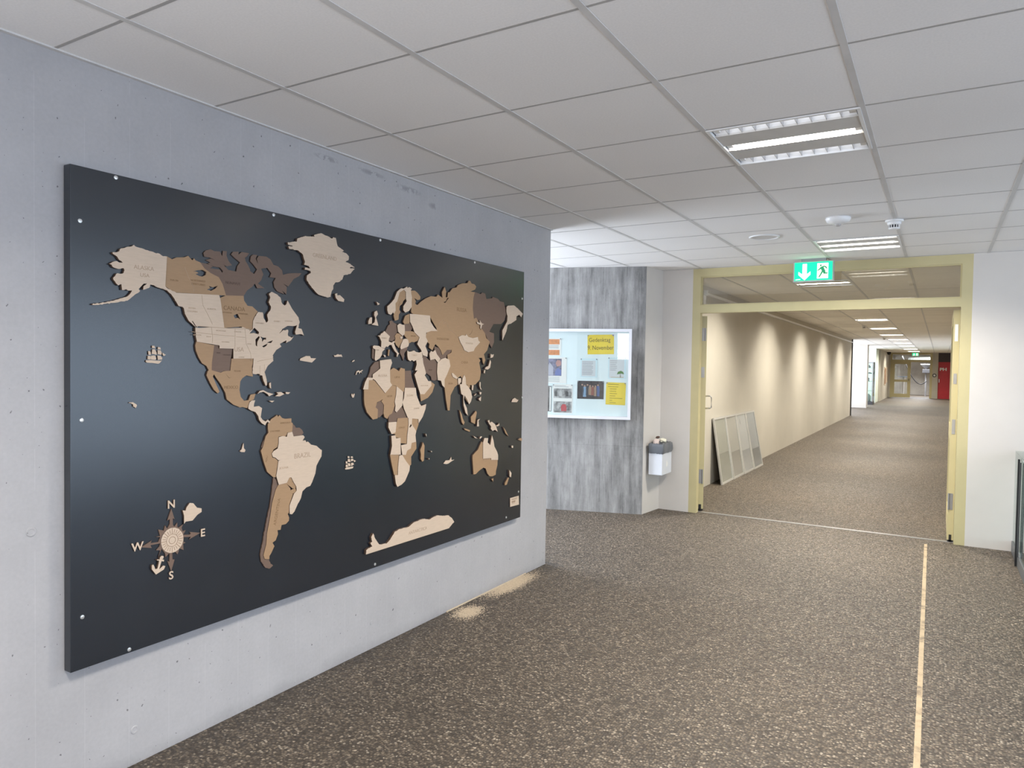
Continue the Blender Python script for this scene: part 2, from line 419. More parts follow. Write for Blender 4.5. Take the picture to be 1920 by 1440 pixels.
lo = [bm.verts.new(p) for p in pts]; hi = [bm.verts.new(p+Vector((0, 0, CEIL))) for p in pts]
bm.faces.new(lo[::-1]); bm.faces.new(hi)
for i in range(4): bm.faces.new((lo[i], lo[(i+1) % 4], hi[(i+1) % 4], hi[i]))
bmesh.ops.recalc_face_normals(bm, faces=bm.faces[:])
struct('wall_pier', bm, M_PIER)
def prism(pts, z0, z1):
    b = bmesh.new(); lo = [b.verts.new((x, y, z0)) for x, y in pts]; hi = [b.verts.new((x, y, z1)) for x, y in pts]; n = len(pts)
    b.faces.new(lo[::-1]); b.faces.new(hi)
    for i in range(n): b.faces.new((lo[i], lo[(i+1) % n], hi[(i+1) % n], hi[i]))
    bmesh.ops.recalc_face_normals(b, faces=b.faces[:]); return b
struct('wall_nook_side', prism([(-2.674, 7.178), (-2.634, 7.585), (-2.72, 7.585), (-2.72, 7.178)], 0, CEIL), M_WHITE)
struct('wall_nook', box(-2.72, -2.30, 7.585, 7.70, 0, CEIL), M_WHITE)
struct('wall_front', box(0.231, 5.0, 7.585, 7.75, 0, CEIL), M_WHITE)
# right-hand wall and back wall of the hall, each with a window opening; bay behind the map wall
bm = bmesh.new()
bx(bm, 4.5, 4.7, -5.5, -3.1, 0, CEIL); bx(bm, 4.5, 4.7, 7.4, 7.585, 0, CEIL); bx(bm, 4.5, 4.7, -3.1, 7.4, 0, 0.1); bx(bm, 4.5, 4.7, -3.1, 7.4, 2.52, CEIL)
struct('wall_right', bm, M_WHITE)
bm = bmesh.new()
bx(bm, -2.93, 0.15, -5.2, -4.95, 0, CEIL); bx(bm, 4.45, 4.5, -5.2, -4.95, 0, CEIL); bx(bm, 0.15, 4.45, -5.2, -4.95, 0, 1.72); bx(bm, 0.15, 4.45, -5.2, -4.95, 2.5, CEIL)
struct('wall_back', bm, M_WHITE)
bm = bmesh.new()
bx(bm, -5.6, -5.4, 4.2, 4.65, 0, CEIL); bx(bm, -5.6, -5.4, 6.45, 7.9, 0, CEIL); bx(bm, -5.6, -5.4, 4.65, 6.45, 0, 0.55); bx(bm, -5.6, -5.4, 4.65, 6.45, 2.53, CEIL)
bx(bm, -5.6, -2.93, 4.0, 4.2, 0, CEIL)
struct('wall_bay', bm, M_WHITE)
# window frames in those openings
def window(n, x0, x1, y0, y1, z0, z1, along):
    bm = bmesh.new(); t = 0.05
    if along == 'y':
        bx(bm, x0, x1, y0, y0+t, z0, z1); bx(bm, x0, x1, y1-t, y1, z0, z1)
        bx(bm, x0, x1, y0+t, y1-t, z0, z0+t); bx(bm, x0, x1, y0+t, y1-t, z1-t, z1)
        k = max(1, int((y1-y0)/1.4))
        for i in range(1, k): c = y0+(y1-y0)*i/k; bx(bm, x0, x1, c-0.03, c+0.03, z0+t, z1-t)
    else:
        bx(bm, x0, x0+t, y0, y1, z0, z1); bx(bm, x1-t, x1, y0, y1, z0, z1)
        bx(bm, x0+t, x1-t, y0, y1, z0, z0+t); bx(bm, x0+t, x1-t, y0, y1, z1-t, z1)
        k = max(1, int((x1-x0)/1.4))
        for i in range(1, k): c = x0+(x1-x0)*i/k; bx(bm, c-0.03, c+0.03, y0, y1, z0+t, z1-t)
    struct('window_%d' % n, bm, M_WENAM)
window(1, 4.5, 4.56, -3.1, 7.4, 0.1, 2.52, 'y')
window(2, 0.15, 4.45, -5.01, -4.95, 1.72, 2.5, 'x')
window(6, -2.70, -2.64, -3.25, -0.55, 0.1, 2.1, 'y')  # added unseen window, goes with the light that brightens the near ceiling
window(3, -5.46, -5.4, 4.65, 6.45, 0.55, 2.53, 'y')

# corridor walls
struct('wall_corridor_left', box(-2.95, -2.62, 7.90, 27.0, 0, CEIL), M_CREAM)
struct('wall_corridor_right', box(0.66, 0.9, 7.75, 47.5, 0, CEIL), M_CREAM)
struct('trim_6', box(-2.96, -2.585, 27.0, 27.06, 0, CEIL), M_BLACK)
bm = bmesh.new(); bx(bm, -2.62, -2.585, 9.15, 27.0, 2.50, 2.53); bx(bm, -2.62, -2.578, 9.13, 9.15, 2.495, 2.56)
struct('trim_7', bm, M_WENAM)
bm = bmesh.new()
bx(bm, -4.7, -4.5, 27.0, 33.0, 2.55, CEIL); bx(bm, -4.7, -4.5, 27.0, 33.0, 0, 0.25); bx(bm, -4.7, -4.5, 26.8, 27.9, 0, CEIL); bx(bm, -4.7, -4.5, 32.5, 34.2, 0, CEIL)
bx(bm, -4.7, -2.95, 26.8, 27.0, 0, CEIL)
struct('wall_bay_north', bm, M_WHITE)
window(4, -4.56, -4.5, 27.9, 32.5, 0.25, 2.55, 'y')
struct('wall_pillar', box(-3.35, -2.60, 33.0, 33.7, 0, CEIL), M_WHITE)
bm = bmesh.new()
bx(bm, -4.3, -4.1, 33.7, 38.6, 2.55, CEIL); bx(bm, -4.3, -4.1, 33.7, 38.6, 0, 0.25); bx(bm, -4.3, -4.1, 33.7, 34.1, 0, CEIL); bx(bm, -4.3, -4.1, 37.9, 38.6, 0, CEIL)
struct('wall_bay_far', bm, M_WHITE)
window(5, -4.16, -4.1, 34.1, 37.9, 0.25, 2.55, 'y')
struct('wall_pillar_far', box(-4.1, -2.66, 38.6, 40.4, 0, CEIL), plain('pale green plaster', (0.62, 0.68, 0.60), 0.7))
struct('wall_corridor_far', box(-3.2, -2.60, 40.6, 47.5, 0, CEIL), M_CREAM)
# end of the corridor, with the yellow glazed door and the red door
bm = bmesh.new()
bx(bm, -3.2, -2.51, 47.5, 47.7, 0, CEIL); bx(bm, -0.376, -0.09, 47.44, 47.7, 0, CEIL); bx(bm, 0.49, 0.9, 47.5, 47.7, 0, CEIL)
struct('wall_end', bm, M_CREAM)
bm = bmesh.new()
bx(bm, -3.4, -3.2, 47.7, 54, 0, CEIL); bx(bm, 1.0, 1.2, 47.7, 54, 0, CEIL); bx(bm, -3.4, 1.2, 54, 54.2, 0, CEIL)
struct('wall_beyond', bm, plain('grey brown render', (0.36, 0.33, 0.29), 0.8, var=0.25, scale=1.4))
struct('ceiling_beyond', box(-3.4, 1.2, 47.6, 54.2, CEIL, CEIL+0.02), M_TILE2)

# floor strips
struct('trim_8', box(-2.215, 0.147, 7.655, 7.695, 0, 0.004), M_STEEL)
m, nt, b = _new('worn tan joint strip'); co = objco(nt)
nt.links.new(ramp(nt, noise(nt, co, 9, 6, 0.7), [(0.35, (0.16, 0.125, 0.09)), (0.47, (0.42, 0.32, 0.20)), (0.7, (0.52, 0.40, 0.26))]), b.inputs['Base Color'])
b.inputs['Roughness'].default_value = 0.6
bm = bmesh.new()
vs = [bm.verts.new(c) for c in ((-0.068-0.012, 7.45, 0.0015), (-0.068+0.012, 7.45, 0.0015), (-0.005+0.012, -1, 0.0015), (-0.005-0.012, -1, 0.0015))]
f = bm.faces.new(vs); g = bmesh.ops.extrude_face_region(bm, geom=[f]); bmesh.ops.translate(bm, verts=[v for v in g['geom'] if isinstance(v, bmesh.types.BMVert)], vec=(0, 0, -0.0015))
bmesh.ops.recalc_face_normals(bm, faces=bm.faces[:])
struct('trim_9', bm, m)

# ------------------------------------------------------------------ the double doorway between hall and corridor
DYF0, DYF1 = 7.585, 7.665
door = bpy.data.objects.new('door_1', None); COL.objects.link(door); door.location = (-1.03, 7.6, 0); door['kind'] = 'structure'
struct('jamb', box(-2.30, -2.215, DYF0, DYF1, 0, CEIL), M_YEL, door)
struct('jamb', box(0.147, 0.231, DYF0, DYF1, 0, CEIL), M_YEL, door)
struct('head', box(-2.215, 0.147, DYF0, DYF1, 2.54, CEIL), M_YEL, door)
struct('transom_bar', box(-2.215, 0.147, DYF0, DYF1, 2.152, 2.235), M_YEL, door)
struct('transom_pane', box(-2.215, 0.147, 7.622, 7.628, 2.235, 2.54), glass('transom glass', (0.93, 0.93, 0.90), boost=2.4), door)
bm = bmesh.new()
for x0, x1, z0, z1 in ((-2.215, -2.203, 2.235, 2.54), (0.135, 0.147, 2.235, 2.54)): bx(bm, x0, x1, 7.60, 7.622, z0, z1)
bx(bm, -2.203, 0.135, 7.60, 7.622, 2.528, 2.54); bx(bm, -2.203, 0.135, 7.60, 7.622, 2.235, 2.245)
struct('glazing_bead', bm, M_YEL, door)

def leaf(hinge, ang, T, mirror, hlist):
    """a leaf with its free edge swung into the corridor; local x along the leaf, local y its thickness"""
    R = Matrix.Translation(Vector(hinge)) @ Matrix.Rotation(ang, 4, 'Z')
    L, H = 1.10, 2.13
    fr = bmesh.new()
    bx(fr, 0, 0.12, 0, T, 0.02, H); bx(fr, L-0.12, L, 0, T, 0.02, H); bx(fr, 0.12, L-0.12, 0, T, 0.02, 0.22); bx(fr, 0.12, L-0.12, 0, T, H-0.12, H); bx(fr, 0.12, L-0.12, 0, T, 0.92, 1.05)
    lf = struct('door_leaf', xf(fr, R), M_YEL, door)
    p = bmesh.new(); bx(p, 0.12, L-0.12, T/2-0.004, T/2+0.004, 0.22, 0.92); bx(p, 0.12, L-0.12, T/2-0.004, T/2+0.004, 1.05, H-0.12)
    struct('pane', xf(p, R), M_GLASS, lf)
    s = -1 if mirror else 1
    yf = T if s > 0 else 0
    h = bmesh.new()
    if not mirror: yf = 0.0
    y1 = -0.075
    tube(h, [(L-0.07, yf, 1.07), (L-0.07, y1*0.8+yf*0.2, 1.07), (L-0.07, y1, 1.085), (L-0.07, y1, 1.205), (L-0.07, y1*0.8+yf*0.2, 1.22), (L-0.07, yf, 1.22)], 0.009)
    struct('door_handle', xf(h, R), M_STEEL, lf, True)
    for nm, z0, z1, mt in hlist:
        e = bmesh.new(); bx(e, -0.003, 0.001, T*0.25, T*0.75, z0, z1)
        if nm == 'hinge': tube(e, [(-0.006, T*0.5 + 0.02*s, z0), (-0.006, T*0.5+0.02*s, z1)], 0.007, 8)
        struct(nm, xf(e, R), mt, lf)
    e = bmesh.new(); bx(e, -0.002, 0.02, T*0.3, T*0.7, 0.004, 0.07); bx(e, -0.002, 0.05, 0.004, T-0.004, 0.004, 0.02)
    struct('floor_seal', xf(e, R), M_BLACK, lf)
    return lf
# left leaf lies almost along the line of sight, right leaf stands straight along the corridor
leaf((-2.186, 7.755, 0), math.radians(106.0), 0.070, True, [('hinge', 1.86, 2.0, M_GREY2), ('strike_plate', 1.46, 1.575, M_GREY2), ('hinge', 0.30, 0.455, M_GREY)])
leaf((0.146, 7.668, 0), math.radians(90.0), 0.052, False, [('hinge', 0.30, 0.45, M_GREY), ('strike_plate', 0.995, 1.13, M_GREY2), ('strike_plate', 1.455, 1.55, M_GREY2), ('hinge_plate', 1.845, 2.0, M_WENAM)])

# ------------------------------------------------------------------ ceiling lamps
def ceiling_lamp(cx, cy, lit, power, label, group, name='ceiling_light', col=(1.0, 0.94, 0.84), detail=True, spread=150):
    hx, hy = 0.311, 0.3055
    t = thing(name, (cx, cy, CEIL), label, 'ceiling light', group)
    z = CEIL
    fr = bmesh.new()
    for a in ((-hx, hx, -hy, -hy+0.014), (-hx, hx, hy-0.014, hy), (-hx, -hx+0.014, -hy+0.014, hy-0.014), (hx-0.014, hx, -hy+0.014, hy-0.014)):
        bx(fr, cx+a[0], cx+a[1], cy+a[2], cy+a[3], z-0.006, z+0.012)
    part('frame', fr, M_WENAM, t)
    hs = bmesh.new(); top = z+0.11
    bx(hs, cx-hx, cx+hx, cy-hy, cy+hy, top, top+0.006)
    bx(hs, cx-hx, cx+hx, cy-hy-0.004, cy-hy, z+0.012, top); bx(hs, cx-hx, cx+hx, cy+hy, cy+hy+0.004, z+0.012, top)
    bx(hs, cx-hx-0.004, cx-hx, cy-hy, cy+hy, z+0.012, top); bx(hs, cx+hx, cx+hx+0.004, cy-hy, cy+hy, z+0.012, top)
    part('housing', hs, M_WENAM, t)
    slots = (-0.245, 0.0, 0.245); sw = 0.046
    edges = [-hy+0.014, slots[0]-sw, slots[0]+sw, slots[1]-sw*0.9, slots[1]+sw*0.9, slots[2]-sw, slots[2]+sw, hy-0.014]
    for a, b in ((edges[2], edges[3]), (edges[4], edges[5])):
        p = bmesh.new(); bx(p, cx-hx+0.014, cx+hx-0.014, cy+a, cy+b, z-0.002, z+0.006)
        part('perforated_panel', p, M_PERF, t)
    for i, sy in enumerate(slots):
        # trough reflector above the slot
        r = bmesh.new(); n = 8; prof = []
        for k in range(n+1):
            an = math.pi*k/n
            prof.append((sy - sw*math.cos(an), 0.006+0.062*math.sin(an)))
        va = [r.verts.new((cx-hx+0.02, cy+y, z+h)) for y, h in prof]; vb = [r.verts.new((cx+hx-0.02, cy+y, z+h)) for y, h in prof]
        for k in range(n): r.faces.new((va[k], va[k+1], vb[k+1], vb[k]))
        r.faces.new(va); r.faces.new(vb[::-1])
        part('reflector', r, M_WENAM, t)
        tb = bmesh.new(); tube(tb, [(cx-hx+0.045, cy+sy, z+0.028), (cx+hx-0.045, cy+sy, z+0.028)], 0.020 if i in lit else 0.012, 12)
        tbp = part('tube', tb, M_LAMP if i in lit else M_LAMPOFF, t, True, 'lit tube' if i in lit else None)
        for s in (-1, 1): part('end_cap', box(cx+s*(hx-0.033)-0.013, cx+s*(hx-0.033)+0.013, cy+sy-0.021, cy+sy+0.021, z+0.006, z+0.049), M_WENAM, tbp)
        if i != 1 and detail:
            for k in range(1, 10):
                lv = bmesh.new(); x = cx-hx+0.02+(2*hx-0.04)*k/10
                vs = [lv.verts.new(c) for c in ((x-0.001, cy+sy-sw, z+0.03), (x-0.001, cy+sy-sw, z), (x-0.001, cy+sy+sw, z), (x-0.001, cy+sy+sw, z+0.03), (x-0.001, cy+sy, z+0.012))]
                f = lv.faces.new(vs); g = bmesh.ops.extrude_face_region(lv, geom=[f]); bmesh.ops.translate(lv, verts=[v for v in g['geom'] if isinstance(v, bmesh.types.BMVert)], vec=(0.002, 0, 0))
                bmesh.ops.recalc_face_normals(lv, faces=lv.faces[:])
                part('louvre_blade', lv, M_STEEL, t)
    area_light('lamp_glow', (cx, cy, z+0.013), (0, 0, -1), 0.5, 0.05, power, col, spread)
    return t
def cell_centre(c): return XG0+(c[0]+0.5)*DX, YG0+(c[1]+0.5)*DY
ceiling_lamp(*cell_centre(LAMP1), (1,), 105, 'recessed square ceiling lamp with one lit tube between two louvred strips', 'ceiling lamps of the hall')
ceiling_lamp(*cell_centre(LAMP2), (0, 1, 2), 95, 'recessed square ceiling lamp with three lit tubes, above the green exit sign', 'ceiling lamps of the hall')
for c in (LAMP0, LAMPB):
    ceiling_lamp(*cell_centre(c), (1,), 95, 'recessed ceiling lamp further back along the hall ceiling, behind the viewer', 'ceiling lamps of the hall', detail=False)
ordn = ['first', 'second', 'third', 'fourth', 'fifth', 'sixth', 'seventh', 'eighth', 'ninth', 'tenth']
for k, cy in enumerate(CORR_Y):
    ceiling_lamp((CLX0+CLX1)/2, cy, (1,) if k == 0 else (0, 1, 2), 150 if cy < 28 else (50 if cy < 38 else 190), '%s recessed ceiling lamp of the corridor row, counted from the double doorway' % ordn[k], 'ceiling lamps of the corridor', col=(1.0, 0.94, 0.82), detail=False, spread=162)

# ------------------------------------------------------------------ things on the ceiling
t = thing('motion_detector', (-0.635, 5.42, CEIL), 'flat round white dome with a small nub on the ceiling tile before the lit lamp', 'motion detector')
part('housing', lathe(bmesh.new(), (-0.635, 5.42, CEIL), [(0.080, 0), (0.082, -0.010), (0.072, -0.030), (0.045, -0.042), (0.02, -0.046)]), M_WENAM, t, True)
part('sensor_lens', lathe(bmesh.new(), (-0.635, 5.42, CEIL), [(0.022, -0.040), (0.020, -0.054), (0.010, -0.060)], 16), plain('grey lens', (0.45, 0.43, 0.42), 0.4), t, True)
def smoke(c, label, group, name='smoke_detector'):
    t = thing(name, c, label, 'smoke detector', group)
    part('base', lathe(bmesh.new(), c, [(0.058, 0), (0.058, -0.010), (0.052, -0.014)]), M_WENAM, t, True)
    part('body', lathe(bmesh.new(), c, [(0.045, -0.014), (0.043, -0.030), (0.036, -0.034)]), M_WENAM, t, True)
    cg = bmesh.new()
    for k in range(12):
        an = 2*math.pi*k/12
        bx(cg, c[0]+0.033*math.cos(an)-0.003, c[0]+0.033*math.cos(an)+0.003, c[1]+0.033*math.sin(an)-0.003, c[1]+0.033*math.sin(an)+0.003, c[2]-0.054, c[2]-0.033)
    part('cage_slat', cg, M_WENAM, t)
    part('sensing_chamber', lathe(bmesh.new(), c, [(0.028, -0.032), (0.028, -0.054)], 16), M_DARK, t)
    part('cap', lathe(bmesh.new(), c, [(0.037, -0.054), (0.034, -0.062), (0.02, -0.066)]), M_WENAM, t, True)
smoke((-0.302, 5.665, CEIL-0.003), 'white smoke detector with a dark slotted cage, on the hall ceiling rail', 'smoke detectors')
smoke((-1.566, 18.75, CEIL-0.004), 'small smoke detector on the corridor ceiling rail, nearer of the two', 'smoke detectors')
smoke((-1.566, 27.1-1.3, CEIL-0.004), 'small smoke detector on the corridor ceiling rail, farther of the two', 'smoke detectors')
t = thing('ceiling_speaker', (-1.235, 5.95, CEIL), 'flush round speaker disc with a thin rim in the ceiling tile by the motion detector', 'speaker')
part('grille', lathe(bmesh.new(), (-1.235, 5.95, CEIL), [(0.098, 0.002), (0.098, -0.003)]), plain('speaker grille', (0.62, 0.60, 0.585), 0.8, bmp=0.3, scale=40), t)
rm = bmesh.new()
for k in range(36):
    pass
lathe(rm, (-1.235, 5.95, CEIL), [(0.118, 0.001), (0.116, -0.008), (0.100, -0.009), (0.099, -0.002)], 40)
part('rim', rm, M_WENAM, t, True)

# exit sign hanging in front of the doorway
EY = 7.30
def exit_sign(x0, x1, z0, z1, y, label, estr, name='exit_sign'):
    cx = (x0+x1)/2
    t = thing(name, (cx, y, z0), label, 'exit sign', 'emergency exit signs')
    part('mounting_bar', box(cx-0.11, cx+0.11, y+0.005, y+0.05, z1, CEIL), M_GREY, t)
    hb = bevel(box(x0-0.006, x1+0.006, y, y+0.055, z0-0.006, z1+0.006), 0.003, 1)
    part('housing', hb, plain('light grey plastic', (0.42, 0.43, 0.43), 0.4), t)
    part('rear_cover', box(x0-0.004, x1+0.004, y+0.0552, y+0.062, z0-0.004, z1+0.004), M_DARK, t)
    W, H = x1-x0, z1-z0
    em = plain('lit green panel', (0.0, 0.5, 0.2), 0.5, emit=(0.0, 0.83, 0.30), estr=estr)
    ew = plain('lit white symbol', (0.9, 0.9, 0.8), 0.5, emit=(1.0, 1.0, 0.76), estr=estr*1.15)
    eg = plain('green figure', (0.01, 0.30, 0.12), 0.6, emit=(0.02, 0.24, 0.10), estr=estr*0.35)
    part('panel', box(x0+0.006, x1-0.006, y-0.003, y, z0+0.008, z1-0.004), em, t, label='green lit panel')
    def put(rings, nm, mt, d0, th=0.0006):
        b = poly([[(x0+a*W, z0+c*H) for a, c in r] for r in rings], th)
        # (a, c, depth) -> (x, y, z), depth towards -y
        M4 = Matrix(((1, 0, 0, 0), (0, 0, -1, y-0.003-d0), (0, 1, 0, 0), (0, 0, 0, 1)))
        xf(b, M4); bmesh.ops.recalc_face_normals(b, faces=b.faces[:])
        return part(nm, b, mt, t)
    put([[(0.225, 0.90), (0.335, 0.90), (0.335, 0.36), (0.43, 0.50), (0.43, 0.34), (0.28, 0.06), (0.12, 0.34), (0.12, 0.50), (0.225, 0.36)]], 'arrow_symbol', ew, 0.0002)
    put([[(0.60, 0.12), (0.88, 0.12), (0.88, 0.90), (0.60, 0.90)]], 'door_symbol', ew, 0.0002)
    put([[(0.675, 0.74), (0.705, 0.74), (0.715, 0.78), (0.705, 0.83), (0.675, 0.83), (0.663, 0.78)]], 'figure_head', eg, 0.001)
    put([[(0.69, 0.71), (0.73, 0.74), (0.78, 0.77), (0.835, 0.71), (0.86, 0.62), (0.835, 0.60), (0.80, 0.675), (0.775, 0.695), (0.765, 0.68), (0.815, 0.48), (0.81, 0.42), (0.868, 0.41), (0.868, 0.35), (0.765, 0.35), (0.745, 0.43), (0.70, 0.28), (0.665, 0.17), (0.635, 0.19), (0.675, 0.34), (0.715, 0.50), (0.695, 0.60), (0.65, 0.54), (0.605, 0.50), (0.605, 0.55), (0.64, 0.60)]], 'figure_body', eg, 0.001)
    put([[(0.05, 0.085), (0.17, 0.10), (0.17, 0.13), (0.05, 0.115)]], 'maker_mark', ew, 0.0002)
    return t
exit_sign(-1.232, -0.886, 2.408, 2.592, EY, 'green lit exit sign with arrow and running figure, hung before the doorway transom', 1.15)

